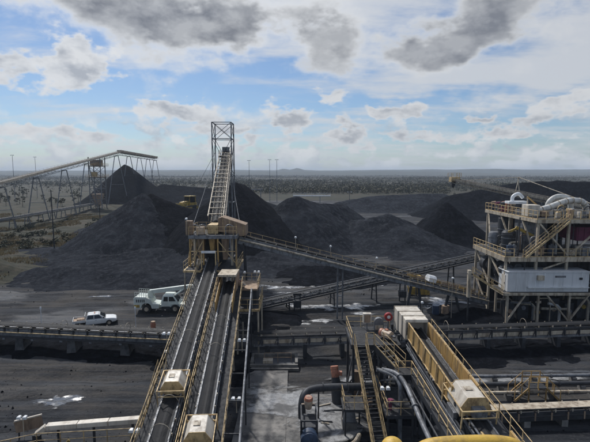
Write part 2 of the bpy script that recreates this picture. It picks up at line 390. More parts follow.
# handrail along a path of deck points: top rail, knee rail, posts
def handrail_mb(path, h=1.05, step=1.5, r=.025, knee=True, kick=False):
    m = MB(); path = [V(p) for p in path]; up = V((0, 0, h))
    for a, b in zip(path[:-1], path[1:]):
        L = (b - a).length; n = max(1, round(L / step))
        m.tube([a + up, b + up], r, 6)
        if knee: m.tube([a + up * .52, b + up * .52], r * .85, 6)
        if kick: m.beam(a + V((0, 0, .06)), b + V((0, 0, .06)), .012, .12)
        for i in range(n + 1):
            if i == 0 and a != path[0]: continue
            p = a.lerp(b, i / n); m.beam(p - V((0, 0, .05)), p + up, r * 2.0)
    return m
def stairs(parent, bottom, top, width, mat_s='rail_cream', mat_t='grating', rails=(True, True), rail_h=1.0):
    b, t = V(bottom), V(top); fl = V((t.x - b.x, t.y - b.y, 0)); fl.normalize(); sd = fl.cross(V((0, 0, 1)))
    n = max(3, round((t.z - b.z) / .21)); off = sd * (width / 2)
    for k in (-1, 1):
        MB().beam(b + off * k, t + off * k, .06, .24).build('stringer', mat_s, parent)
        if rails[0 if k < 0 else 1]: handrail_mb([b + off * k, t + off * k], rail_h, 1.3).build('handrail', mat_s, parent)
    me = MB().box(-width / 2 + .03, width / 2 - .03, -.13, .13, -.02, .02).mesh('tread'); me.materials.append(MATS[mat_t])
    rot = Matrix((sd, fl, V((0, 0, 1)))).transposed()
    for i in range(1, n + 1): place('tread', me, parent, b.lerp(t, i / (n + .3)), rot)

# troughed belt conveyor: belt, return belt, two stringers, idlers, optional walkways, truss, coal
def conveyor(root, a, b, w=1.2, walk=(0, 0), truss=0.0, idler_step=1.5, steel='steel_grey', rail='rail_cream', coal=True, idlers=True,
             return_belt=True, rail_step=1.8, stringer_h=.2, belt_mat='rubber', chord='steel_grey', walk_drop=.45):
    a, b = V(a), V(b); t, s, u = frame_of(a, b); L = (b - a).length
    P = lambda d, x, y: a + t * d + s * x + u * y
    hw = w / 2; n = max(2, int(L / 1.0)); rnd = random.Random(int(L * 13))
    prof = [(-hw, .16), (-hw * .55, .03), (-hw * .3, 0), (hw * .3, 0), (hw * .55, .03), (hw, .16)]
    MB().strip([[P(L * i / n, x, y) for x, y in prof] for i in range(n + 1)]).build('belt', belt_mat, root, True)
    if return_belt: MB().strip([[P(0, -hw, -.55), P(0, hw, -.55)], [P(L, -hw, -.55), P(L, hw, -.55)]]).build('return_belt', 'return_rubber', root)
    so = hw + .14
    for k in (-1, 1):
        MB().beam(P(0, so * k, -.12), P(L, so * k, -.12), .09, stringer_h, u).build('stringer', steel, root)
    if idlers:
        im = MB()
        im.beam((-so, 0, -.16), (so, 0, -.16), .09, .07)
        for k in (-1, 1):
            im.beam((so * k, 0, -.2), (so * k, 0, .2), .05, .09)
            im.tube([(hw * .34 * k, 0, -.08), ((hw + .05) * k, 0, .09)], .055, 6)
        im.tube([(-hw * .32, 0, -.08), (hw * .32, 0, -.08)], .055, 6)
        me = im.mesh('idler'); me.materials.append(MATS['steel_pale'])
        B = basis(t, s, u); k = int(L / idler_step)
        for i in range(k): place('idler', me, root, P((i + .5) * L / k, 0, 0), B)
    if coal:
        rows = []
        m = max(4, int(L / .45))
        for i in range(m + 1):
            d = L * i / m; hh = .11 + .05 * rnd.random()
            rows.append([P(d, x * hw, y) for x, y in ((-.62 + .08 * rnd.random(), .055), (-.25, .05 + hh * .8), (.03, .06 + hh), (.3, .04 + hh * .8), (.66 - .1 * rnd.random(), .06))])
        MB().strip(rows).build('coal_load', 'coal_lump', root)
    for k, wd in ((-1, walk[0]), (1, walk[1])):
        if wd:
            x0, x1 = (so + .06) * k, (so + .06 + wd) * k
            MB().beam(P(0, (x0 + x1) / 2, -walk_drop), P(L, (x0 + x1) / 2, -walk_drop), wd, .05, u).build('walkway', 'grating', root)
            m = handrail_mb([P(0, x1, -walk_drop), P(L, x1, -walk_drop)], 1.05, rail_step)
            m.build('handrail', rail, root)
            br = MB()
            for i in range(int(L / 3) + 1):
                d = min(L, i * 3.0 + .1); br.beam(P(d, so * k, -walk_drop - .08), P(d, x1, -walk_drop - .08), .07, .09, u)
            br.build('bracket', steel, root)['kind'] = 'stuff'
    if truss:
        for k in (-1, 1):
            m = MB(); m.beam(P(0, so * k, -truss), P(L, so * k, -truss), .12, .12, u)
            nb = max(2, round(L / (truss * 1.5)))
            for i in range(nb):
                d0, d1 = L * i / nb, L * (i + 1) / nb
                m.beam(P(d0, so * k, -truss), P(d0, so * k, -.2), .07, .07, t)
                m.beam(P(d0 if i % 2 else d1, so * k, -truss), P(d1 if i % 2 else d0, so * k, -.2), .06, .06, t)
            m.build('truss', chord, root)
        m = MB(); nb = max(2, round(L / (truss * 1.5)))
        for i in range(nb + 1): m.beam(P(L * i / nb, -so, -truss), P(L * i / nb, so, -truss), .07, .07, u)
        m.build('cross_brace', chord, root)['kind'] = 'stuff'
    return P, L, (t, s, u)
def arc(pts, n=6):
    """smooth path through points"""
    P = [V(p) for p in pts]; out = []
    for i in range(len(P) - 1):
        p0, p1, p2, p3 = P[max(i - 1, 0)], P[i], P[i + 1], P[min(i + 2, len(P) - 1)]
        for k in range(n):
            t = k / n; out.append(.5 * ((2 * p1) + (p2 - p0) * t + (2 * p0 - 5 * p1 + 4 * p2 - p3) * t * t + (3 * p1 - p0 - 3 * p2 + p3) * t ** 3))
    return out + [P[-1]]
def trestle(root, top, spread_s, spread_t, w, base_z=0.0, mat='steel_grey', s=V((1, 0, 0)), t=V((0, 1, 0)), two=False, width=1.3):
    """support bent: two legs from under a gallery splaying to the ground, cross bars"""
    top = V(top)
    for k in (-1, 1):
        a = top + s * (width / 2 * k); b = V((top.x, top.y, base_z)) + s * ((width / 2 + spread_s) * k)
        if two:
            for q in (-1, 1): MB().beam(a, b + t * spread_t * q, w).build('leg', mat, root)
        else: MB().beam(a, b, w).build('leg', mat, root)
    m = MB(); H = top.z - base_z; nb = max(1, round(H / 3.5))
    for i in range(1, nb + 1):
        f = i / (nb + .6); x = width / 2 + spread_s * (1 - f); z = base_z + H * f
        if two: continue
        m.beam(V((top.x, top.y, z)) - s * x, V((top.x, top.y, z)) + s * x, w * .6)
        if i < nb:
            f2 = (i + 1) / (nb + .6); x2 = width / 2 + spread_s * (1 - f2); z2 = base_z + H * f2
            m.beam(V((top.x, top.y, z)) - s * x, V((top.x, top.y, z2)) + s * x2, w * .5)
    if not two and m.v: m.build('bracing', mat, root)
def deck(root, x0, x1, y0, y1, z, mat='steel_pale', edge=.35, plate='grating'):
    MB().box(x0 + .02, x1 - .02, y0 + .02, y1 - .02, z - .05, z).build('deck', plate, root)
    for a, b in (((x0, y0), (x1, y0)), ((x1, y0), (x1, y1)), ((x1, y1), (x0, y1)), ((x0, y1), (x0, y0))):
        MB().beam((a[0], a[1], z - edge / 2 + .01), (b[0], b[1], z - edge / 2 + .01), .16, edge).build('edge_beam', mat, root)
def floodlight(p, h, label, base_z, mat='steel_pale', twin=True, az=0.0):
    """pole lamp with one or two white heads, as all over the plant"""
    t = thing('floodlight', (p[0], p[1], base_z), label, 'floodlight', 'plant floodlights')
    MB().tube([(p[0], p[1], base_z - .1), (p[0], p[1], base_z + h)], .035, 6).build('pole', mat, t)
    for k in ((-.22, .22) if twin else (0,)):
        q = V((p[0] + k, p[1] - .08, base_z + h))
        m = MB().prism([q + V((x, -.14, z)) for x, z in ((-.17, -.10), (.17, -.10), (.13, .10), (-.13, .10))], [q + V((x * .7, .16, z * .7 + .05)) for x, z in ((-.17, -.10), (.17, -.10), (.13, .10), (-.13, .10))])
        m.build('lamp_head', 'lamp_glass', t, bevel=.02)
    return t

# ------------------------------------------------------------------ terrain
_rs = np.random.RandomState(5); _T = _rs.rand(512, 512)
def vnoise(x, y):
    xi = np.floor(x).astype(int); yi = np.floor(y).astype(int); fx = x - xi; fy = y - yi
    fx = fx * fx * (3 - 2 * fx); fy = fy * fy * (3 - 2 * fy)
    g = lambda i, j: _T[i % 512, j % 512]
    return (g(xi, yi) * (1 - fx) + g(xi + 1, yi) * fx) * (1 - fy) + (g(xi, yi + 1) * (1 - fx) + g(xi + 1, yi + 1) * fx) * fy
def fbm(x, y, o=5, r=.5):
    s = 0; a = 1; n = 0
    for i in range(o): s = s + a * vnoise(x * 2 ** i + 17.3 * i, y * 2 ** i + 9.1 * i); n += a; a *= r
    return s / n
def sstep(a, b, v):
    t = np.clip((v - a) / (b - a), 0, 1); return t * t * (3 - 2 * t)
def ground_h(x, y):
    x = np.asarray(x, float); y = np.asarray(y, float)
    near = sstep(26, 36, y) * (1 - sstep(140, 260, y))
    h = (fbm(x * .06, y * .22, 5) - .5) * 1.1 * near + (fbm(x * .5, y * .9, 4) - .5) * .34 * near - .16 * near * sstep(.56, .62, fbm(x * .03 + 4, y * .5, 3))
    left = sstep(48, 62, -x - .12 * (y - 60)) * sstep(70, 92, y) * (1 - sstep(300, 500, y))
    h += left * (fbm(x * .05, y * .05, 5) - .42) * 3.2
    h += 2.6 * np.exp(-(((x + 60) / 7) ** 2 + ((y - 85) / 5) ** 2)) * (.7 + .6 * fbm(x * .3, y * .3, 3))
    far = sstep(300, 900, y); h += far * (fbm(x * .004, y * .004, 4) - .5) * 7
    # flat pads stay flat under plant and vehicles
    flat = np.exp(-(((x - 8) / 20) ** 4 + ((y - 36) / 9) ** 4))
    return h * (1 - .85 * flat) - .05
def grid_mesh(name, X, Y, Z, mat, attr=None, keep=None):
    r, c = X.shape
    me = bpy.data.meshes.new(name)
    idx = np.arange(r * c).reshape(r, c)
    q = np.stack([idx[:-1, :-1], idx[:-1, 1:], idx[1:, 1:], idx[1:, :-1]], -1).reshape(-1, 4)
    if keep is not None:
        kk = (keep[:-1, :-1] | keep[:-1, 1:] | keep[1:, 1:] | keep[1:, :-1]).reshape(-1); q = q[kk]
        used = np.unique(q); remap = -np.ones(r * c, int); remap[used] = np.arange(len(used)); q = remap[q]
    else: used = np.arange(r * c)
    co = np.stack([X.ravel(), Y.ravel(), Z.ravel()], -1)[used]
    me.vertices.add(len(co)); me.vertices.foreach_set('co', co.ravel())
    me.loops.add(q.size); me.loops.foreach_set('vertex_index', q.ravel())
    me.polygons.add(len(q)); me.polygons.foreach_set('loop_start', np.arange(0, q.size, 4)); me.polygons.foreach_set('loop_total', np.full(len(q), 4))
    me.polygons.foreach_set('use_smooth', np.ones(len(q), bool))
    me.update(calc_edges=True)
    if attr is not None:
        at = me.attributes.new('coal', 'FLOAT', 'POINT'); at.data.foreach_set('value', attr.ravel()[used])
    me.materials.append(MATS[mat])
    o = bpy.data.objects.new(name, me); C.objects.link(o); return o

def make_ground():
    ys = list(np.arange(-60, 24, 6)) + list(np.arange(24, 130, .45))
    y = ys[-1]; st = .5
    while y < 6500: st *= 1.035; y += st; ys.append(y)
    ys = np.array(ys)
    s = np.concatenate([np.linspace(-4, -1.1, 40)[:-1], np.linspace(-1.1, 1.1, 330), np.linspace(1.1, 4, 40)[1:]])
    Y, S = np.meshgrid(ys, s, indexing='ij'); X = S * np.maximum(Y, 45)
    Z = ground_h(X, Y)
    yard = 1 - sstep(270, 360, Y + .15 * np.abs(X))
    leftedge = sstep(-6, 6, X + 52 + .35 * np.clip(Y - 95, 0, 60) * -1 + 6 * (fbm(X * .08, Y * .08, 3) - .5) + np.clip(78 - Y, 0, 12) * 3)
    coal = yard * leftedge
    o = grid_mesh('ground', X, Y, Z, 'yard_ground', coal); o['kind'] = 'structure'
    tr = np.zeros_like(X)
    for y0, am, fr, ph, sl in ((37.6, .6, .06, 0, .012), (39.6, .8, .05, 1.2, -.01), (41.6, .7, .045, 2.4, .008), (43.0, .5, .06, .6, -.012), (54.6, 1.0, .05, 2, .01), (60.4, 1.4, .04, .5, -.02), (66.5, 1.6, .035, 1.6, .02), (71.0, 1.5, .03, 3, -.015), (76, 2, .03, 0, .02), (92, 3, .03, 1, .05)):
        d = np.abs(Y - (y0 + am * np.sin(X * fr + ph) + sl * X)); tr = np.maximum(tr, np.exp(-((d - .95) / .34) ** 2) * (.55 + .9 * fbm(X * .08 + y0, Y * .2, 3) - .25))
    at = o.data.attributes.new('track', 'FLOAT', 'POINT'); at.data.foreach_set('value', np.clip(tr, 0, 1).ravel())
make_ground()

def pile(name, ridge, slope, label, group='coal stockpiles', top=None, step=.8, rough=.5, gully=.8, seed=0, sub=-0.6, cat='coal pile', mat='coal_pile', warp=2.2):
    ridge = np.array(ridge, float); rad = ridge[:, 2].max() / slope + 6
    x0, x1 = ridge[:, 0].min() - rad, ridge[:, 0].max() + rad; y0, y1 = ridge[:, 1].min() - rad, ridge[:, 1].max() + rad
    nx, ny = int((x1 - x0) / step), int((y1 - y0) / step)
    X, Y = np.meshgrid(np.linspace(x0, x1, nx), np.linspace(y0, y1, ny))
    so = seed * 31.7
    wx = X + (fbm(X * .07 + so, Y * .07, 3) - .5) * warp; wy = Y + (fbm(X * .07, Y * .07 + so + 40, 3) - .5) * warp
    pts = []
    for p, q in zip(ridge[:-1], ridge[1:]):
        n = max(2, int(np.hypot(*(q - p)[:2]) / 1.2))
        for i in range(n): pts.append(p + (q - p) * i / n)
    pts.append(ridge[-1])
    H = np.full(X.shape, -99.0)
    for p in pts:
        dd = np.hypot(wx - p[0], wy - p[1])
        H = np.maximum(H, p[2] - slope * (np.sqrt(dd * dd + .15) - .35))
    if top is not None:
        H = np.minimum(H, top + (fbm(X * .12 + so, Y * .12, 4) - .5) * 1.0)
    mid = np.clip(H / max(ridge[:, 2].max(), 1), 0, 1)
    ang = np.arctan2(Y - ridge[:, 1].mean(), X - ridge[:, 0].mean())
    H = H + (fbm(X * .22 + so, Y * .22, 5, .55) - .5) * rough * 1.5 + .10 * np.sin(H * 1.9 + 7 * fbm(X * .05, Y * .05 + so, 3)) * mid * (1 - mid) * 3 - .9 * np.abs(fbm(ang * 22 + so, mid * 1.6, 4) - .5) * (1 - mid) * mid * 5 - gully * np.abs(fbm(ang * 9 + so, mid * 1.3, 4) - .5) * (1 - mid) * mid * 5
    toe = np.clip(1.5 - H, 0, 3); H = H + .16 * toe * toe * (H > -3)        # spilled coal flattens the toe
    H = np.minimum(H, H)
    o = grid_mesh(name, X, Y, H, mat, None, H > sub)
    return tag(o, label, cat, group)
pile('coal_pile', [(-40.6, 117.6, 14.6), (-45.5, 116.5, 11.4), (-52, 115, 7.2)], .74, 'pale grey left flank of the broad coal pile, running down to the scrub', seed=1, rough=.45, gully=1.0, step=.6, mat='coal_weathered', warp=1.2)  # weathered tone here also paints the flank's sunlit side paler
pile('coal_pile', [(-38.6, 119.4, 14.3), (-35, 119, 12.6), (-29, 119.5, 10.7), (-22, 120, 10.2), (-12, 120, 9)], .72, 'black steep face of the broad coal pile below the yellow bulldozer', seed=31, rough=.35, gully=.5, step=.6, warp=1.4)
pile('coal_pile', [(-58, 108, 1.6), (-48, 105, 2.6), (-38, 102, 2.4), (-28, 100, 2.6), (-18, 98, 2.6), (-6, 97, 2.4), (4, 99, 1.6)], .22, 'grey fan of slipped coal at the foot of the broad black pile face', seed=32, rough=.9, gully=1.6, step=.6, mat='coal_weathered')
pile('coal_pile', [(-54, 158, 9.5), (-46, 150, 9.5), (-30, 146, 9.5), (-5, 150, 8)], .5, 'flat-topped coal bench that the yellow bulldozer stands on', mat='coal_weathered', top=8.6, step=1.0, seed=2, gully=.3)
pile('coal_pile', [(-15.8, 114, 17.5), (-14, 117, 17)], .80, 'tall coal cone under the head of the central ladder-like stacker gallery', seed=3, rough=.35)
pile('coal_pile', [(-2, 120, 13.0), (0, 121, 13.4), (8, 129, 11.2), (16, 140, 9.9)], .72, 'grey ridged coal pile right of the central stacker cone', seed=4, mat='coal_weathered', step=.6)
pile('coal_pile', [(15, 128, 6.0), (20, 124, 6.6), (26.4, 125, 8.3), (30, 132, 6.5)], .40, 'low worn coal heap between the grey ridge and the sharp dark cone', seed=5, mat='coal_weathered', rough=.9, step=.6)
pile('coal_pile', [(44.2, 128, 11.4)], .84, 'sharp dark conical coal pile left of the white switchroom plant', seed=6, rough=.12, gully=.25, warp=.8, step=.6)
pile('coal_pile', [(70, 205, 9), (97, 200, 15), (119, 200, 16.4), (145, 200, 15.0)], .62, 'long black coal stockpile behind the suspended boom conveyor at the right', top=16, step=1.3, seed=7)
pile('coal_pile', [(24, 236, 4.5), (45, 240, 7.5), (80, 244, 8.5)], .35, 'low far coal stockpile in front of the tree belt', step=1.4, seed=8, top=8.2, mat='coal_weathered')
pile('coal_pile', [(-110.5, 290, 24.9), (-109, 293, 24)], .85, 'tall coal cone under the long left trestle gallery', step=1.1, seed=9, rough=.4, gully=.4)
pile('coal_pile', [(-90, 300, 12), (-74, 312, 10), (-58, 316, 8.5)], .5, 'lower far coal heap just right of the tall left cone', step=1.3, seed=10)
pile('coal_pile', [(-62, 250, 5), (-40, 240, 6), (-18, 236, 5.5)], .4, 'far low coal bank between the left cone and the central mast', step=1.3, seed=11)
pile('coal_pile', [(-50, 84, 1.6), (-40, 82, 2.1), (-30, 80.5, 1.9), (-20, 80, 1.5)], .42, 'low ragged coal windrow behind the pick-and-carry crane and pickup', seed=12, rough=.9, step=.6, mat='coal_weathered')
pile('coal_pile', [(2, 86, 1.8), (9, 84, 2.2), (17, 86, 1.6)], .40, 'low coal windrow behind the sloping conveyors in the middle', seed=13, rough=.8, step=.6)

for i, (x, y, h, ln, lb) in enumerate(((-9.6, 43.5, .7, 2.5, 'coal spillage under the left climbing conveyor, in front of the crossing'), (-7.2, 43.6, .5, 1.0, 'coal spillage under the right climbing conveyor, near the crossing'), (-31, 49.2, .5, 5.0, 'long coal spillage heap under the left cross conveyor, by the second pier'),
                                       (-20, 47.9, .6, 4.0, 'long coal spillage heap under the left cross conveyor, nearest the central conveyors'), (16, 47.6, .6, 5.0, 'long coal spillage heap under the right cross conveyor, behind the gallery'), (29, 48.6, .5, 5.0, 'long coal spillage heap under the right cross conveyor, below the switchroom'),
                                       (25.5, 60.5, 1.1, 1.5, 'coal spillage heap at the foot of the sloping conveyor'), (-5.5, 59.0, .9, 1.5, 'coal spillage heap at the tail of the dark low conveyor'), (10.5, 37.6, .8, 1.0, 'coal spillage heap under the cream head box'))):
    pile('coal_spill', [(x - ln, y + .3, h * .7), (x - ln * .3, y, h), (x + ln * .4, y - .2, h * .8), (x + ln, y, h * .6)], .5, lb, 'coal spillage heaps', step=.28, rough=.5, gully=.2, seed=20 + i, sub=-.25, cat='coal heap', warp=1.0)
def sheet_blob(name, cx, cy, rx, ry, z, mat, seed, n=120, rag=.3):
    """thin ragged sheet lying on the ground, following its relief"""
    rnd = random.Random(seed); ph = [rnd.uniform(0, 6.3) for _ in range(16)]; m = MB(); rings = 7; H = 0.0
    edge = []
    for i in range(n):
        a = 2 * math.pi * i / n
        edge.append(max(.25, 1 + rag * sum(math.sin(a * (k + 2) + ph[k]) / (.8 * k + 1.6) for k in range(16))))
    for j in range(rings + 1):
        f = j / rings
        for i in range(n):
            a = 2 * math.pi * i / n; x, y = cx + rx * edge[i] * f * math.cos(a), cy + ry * edge[i] * f * math.sin(a)
            m.v.append((x, y, (float(ground_h(x, y)) + .035 if z is None else z + .02) - .03 * (f > .99)))
    for j in range(rings):
        for i in range(n):
            k = (i + 1) % n; m.f.append((j * n + i, (j + 1) * n + i, (j + 1) * n + k, j * n + k))
    o = m.build(name, mat, None, True); o['kind'] = 'structure'
    at = o.data.attributes.new('edge', 'FLOAT', 'POINT'); at.data.foreach_set('value', [j / rings for j in range(rings + 1) for i in range(n)]); return o
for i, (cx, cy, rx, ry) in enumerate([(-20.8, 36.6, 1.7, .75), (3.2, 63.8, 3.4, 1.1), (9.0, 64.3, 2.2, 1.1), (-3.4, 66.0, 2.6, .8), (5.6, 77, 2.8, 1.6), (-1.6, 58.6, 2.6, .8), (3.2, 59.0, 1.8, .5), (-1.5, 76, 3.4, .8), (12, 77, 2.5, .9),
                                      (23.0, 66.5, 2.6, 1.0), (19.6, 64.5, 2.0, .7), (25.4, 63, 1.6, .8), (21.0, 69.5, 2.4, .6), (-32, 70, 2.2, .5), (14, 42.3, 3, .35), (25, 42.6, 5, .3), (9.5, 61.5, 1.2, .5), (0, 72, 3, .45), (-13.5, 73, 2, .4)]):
    sheet_blob('puddle', cx, cy, rx * 1.75, ry * 1.75, None, 'sky_pale_pool' if 57 < cy < 78 and -5 < cx < 26 else 'puddle_water', i)
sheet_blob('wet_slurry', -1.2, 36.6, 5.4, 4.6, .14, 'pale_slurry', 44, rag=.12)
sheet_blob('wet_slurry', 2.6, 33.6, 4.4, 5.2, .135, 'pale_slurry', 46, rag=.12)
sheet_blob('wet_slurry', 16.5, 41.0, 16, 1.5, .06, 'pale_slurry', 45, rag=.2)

def rubble():
    """loose coal lumps on the yard floor, too many to count"""
    rnd = np.random.RandomState(8); N = 3000
    y = 30 + 75 * rnd.rand(N) ** 1.3; x = (rnd.rand(N) * 2 - 1) * .75 * y
    keep = fbm(x * .12, y * .3, 3) > .48; x, y = x[keep], y[keep]; N = len(x)
    sz = .025 + .09 * rnd.rand(N) ** 5 + .0003 * y; z = ground_h(x, y)
    base = np.array([(1, 0, 0), (-.4, .9, 0), (-.6, -.8, 0), (0, 0, 1), (0, 0, -.6)], float)
    P = base[None] * sz[:, None, None] * (.6 + .8 * rnd.rand(N, 5, 1)); P[:, :, 0] += x[:, None]; P[:, :, 1] += y[:, None]; P[:, :, 2] += z[:, None] + sz[:, None] * .2
    T = np.array([(0, 1, 3), (1, 2, 3), (2, 0, 3), (1, 0, 4), (2, 1, 4), (0, 2, 4)]); F = (T[None] + (np.arange(N) * 5)[:, None, None]).reshape(-1, 3)
    me = bpy.data.meshes.new('coal_rubble'); me.from_pydata(P.reshape(-1, 3).tolist(), [], F.tolist()); me.materials.append(MATS['coal_pile'])
    o = bpy.data.objects.new('coal_rubble', me); C.objects.link(o); o['kind'] = 'stuff'; tag(o, 'loose coal lumps scattered over the yard floor', 'coal')
rubble()

# ------------------------------------------------------------------ far hills, woodland, trees, grass
def make_hills():
    us = np.linspace(-1.6, 1.6, 400)
    for (dist, base, seed, nm) in ((3300, 30, 1, 0), (2500, 18, 2, 1)):
        hh = base + 26 * (fbm(us * 4 + seed * 9, us * 0 + seed, 5) - .5)
        if nm == 0:
            hh += 13 * np.exp(-((us + .025) / .010) ** 2) + 18 * np.exp(-((us - .005) / .011) ** 2) + 14 * np.exp(-((us - .45) / .3) ** 2) + 8 * np.exp(-((us + .5) / .2) ** 2)
        rows = []
        for f, k in ((0, -.2), (.25, .35), (.5, .8), (.75, 1.0), (1.0, .9), (1.5, .3)):
            rows.append((us * (dist + 500 * f), np.full_like(us, dist + 500 * f), hh * k + 6 * (fbm(us * 40, us * 0 + f * 7, 4) - .5)))
        X = np.array([r[0] for r in rows]); Y = np.array([r[1] for r in rows]); Z = np.array([r[2] for r in rows])
        o = grid_mesh('hills', X, Y, Z, 'hill_scrub'); o['kind'] = 'structure'
make_hills()

def crown_mesh(seed, h, spread, clumps, leaves, size, flat=.75):
    rnd = random.Random(seed); m = MB()
    for c in range(clumps):
        a = rnd.uniform(0, 6.28); q = spread * math.sqrt(rnd.random()); z = h * rnd.uniform(.42, .97) - .10 * h * (q / spread)
        cx, cy, cr = q * math.cos(a), q * math.sin(a), rnd.uniform(.45, .85) * spread * .55
        for l in range(leaves):
            d = V((rnd.gauss(0, 1), rnd.gauss(0, 1), rnd.gauss(0, flat))); d.normalize(); d *= cr * (rnd.random() ** .4)
            p = V((cx, cy, z)) + d; n = V((rnd.gauss(0, 1), rnd.gauss(0, 1), rnd.gauss(.6, 1))).normalized()
            t1 = n.orthogonal().normalized(); t2 = n.cross(t1); sz = size * rnd.uniform(.6, 1.3); k = len(m.v)
            m.v += [tuple(p - t1 * sz), tuple(p + t2 * sz * .6), tuple(p + t1 * sz), tuple(p - t2 * sz * .6)]; m.f.append((k, k + 1, k + 2, k + 3))
    return m.mesh('crown')
def trunk_mesh(seed, h, spread):
    rnd = random.Random(seed + 99); m = MB()
    bend = rnd.uniform(-.06, .06) * h
    m.tube([(0, 0, -.4), (bend * .3, 0, h * .3), (bend, bend * .5, h * .62)], [h * .028, h * .02, h * .010], 6)
    for i in range(5):
        a = rnd.uniform(0, 6.28); z0 = h * rnd.uniform(.28, .5)
        m.tube([(bend * .4, 0, z0), (math.cos(a) * spread * .4, math.sin(a) * spread * .4, z0 + h * .16), (math.cos(a) * spread * .75, math.sin(a) * spread * .75, z0 + h * .3)], [h * .012, h * .008, h * .003], 5)
    return m.mesh('trunk')
KIND = []
for i, (h, sp, mt) in enumerate(((9, 2.6, 'leaf_gum'), (7, 2.4, 'leaf_dark'), (11, 2.6, 'leaf_gum'), (5.5, 2.2, 'leaf_dark'), (8, 3.2, 'leaf_gum'))):
    cm = crown_mesh(i, h, sp, 11, 26, .42); cm.materials.append(MATS[mt]); tm = trunk_mesh(i, h, sp); tm.materials.append(MATS['bark']); KIND.append((cm, tm))
rnd = random.Random(21)
TL = ['slender grey-green gum tree in the scrub beyond the coal yard', 'small dark round tree in the scrub beyond the coal yard', 'tall grey-green gum tree in the scrub beyond the coal yard',
      'dwarf dark tree in the scrub beyond the coal yard', 'wide spreading gum tree in the scrub beyond the coal yard']
n = 0; tries = 0
while n < 110 and tries < 6000:
    tries += 1
    y = rnd.uniform(330, 760) if n > 40 else rnd.uniform(200, 360); u = rnd.uniform(-.74, .74); x = u * y
    if n <= 40 and not (u < -.40 and x < -70): continue
    if -130 < x < -50 and y < 360: continue
    dens = float(fbm(np.array([x * .012]), np.array([y * .012]), 3)[0])
    want = .9 if -.10 < u < .32 else .55
    if dens < .62 - want * .25: continue
    k = rnd.choice((0, 0, 1, 2, 3, 4)); z = float(ground_h(x, y))
    t = bpy.data.objects.new('gum_tree', None); C.objects.link(t); t.location = (x, y, z); t.rotation_euler.z = rnd.uniform(0, 6.28); sc = rnd.uniform(.45, .8); t.scale = (sc, sc, sc * rnd.uniform(.85, 1.1))
    tag(t, TL[k], 'tree', ('slender gum trees', 'small dark trees', 'tall gum trees', 'dwarf dark trees', 'spreading gum trees')[k] + ' in the far scrub')
    for nm, me in (('crown', KIND[k][0]), ('trunk', KIND[k][1])):
        o = bpy.data.objects.new(nm, me); C.objects.link(o); o.parent = t
    n += 1

def leaf_cloud(cx, cy, cz, rad, hgt, per, size, rnd):
    """many small leaf-clump faces spread through crowns standing at (cx, cy, cz)"""
    n = len(cx); k = n * per
    a = rnd.rand(k) * 6.283; q = np.sqrt(rnd.rand(k)); R_ = np.repeat(rad, per); Hh = np.repeat(hgt, per)
    zz = .22 + .78 * rnd.rand(k)
    P = np.stack([np.repeat(cx, per) + q * R_ * np.cos(a), np.repeat(cy, per) + q * R_ * np.sin(a), np.repeat(cz, per) + Hh * zz * (1 - .3 * q * q)], -1)
    nn = rnd.randn(k, 3) + (0, 0, .5); nn /= np.linalg.norm(nn, axis=1)[:, None]
    t1 = np.cross(nn, rnd.randn(k, 3)); t1 /= np.linalg.norm(t1, axis=1)[:, None]; t2 = np.cross(nn, t1)
    sz = (np.repeat(hgt, per) * size * (.6 + .8 * rnd.rand(k)))[:, None]
    return np.stack([P - t1 * sz, P + t2 * sz * .7, P + t1 * sz, P - t2 * sz * .7], 1).reshape(-1, 3)
def quads_object(name, co, mat):
    me = bpy.data.meshes.new(name); n = len(co) // 4
    me.vertices.add(len(co)); me.vertices.foreach_set('co', co.ravel()); me.loops.add(len(co)); me.loops.foreach_set('vertex_index', np.arange(len(co)))
    me.polygons.add(n); me.polygons.foreach_set('loop_start', np.arange(0, len(co), 4)); me.polygons.foreach_set('loop_total', np.full(n, 4)); me.update(calc_edges=True)
    me.materials.append(MATS[mat]); o = bpy.data.objects.new(name, me); C.objects.link(o); return o
def woodland():
    rnd = np.random.RandomState(3); N = 120000
    y = 400 + 2300 * rnd.rand(N) ** 1.25; u = rnd.uniform(-1.1, 1.1, N); x = u * y
    f = fbm(x * .0035, y * .008, 4) + .10 * ((u > -.15) & (u < .35)); m = rnd.rand(N) < .04 + .9 * sstep(.50, .64, f)
    x, y = x[m][:30000], y[m][:30000]; n = len(x); h = rnd.uniform(2.0, 6.0, n) * (.6 + .8 * fbm(x * .02, y * .02, 3))
    o = quads_object('woodland', leaf_cloud(x, y, ground_h(x, y), h * rnd.uniform(.35, .6, n), h, 9, .17, rnd), 'leaf_dark')
    o['kind'] = 'stuff'; tag(o, 'far grey-green open woodland reaching to the hills', 'woodland')
woodland()

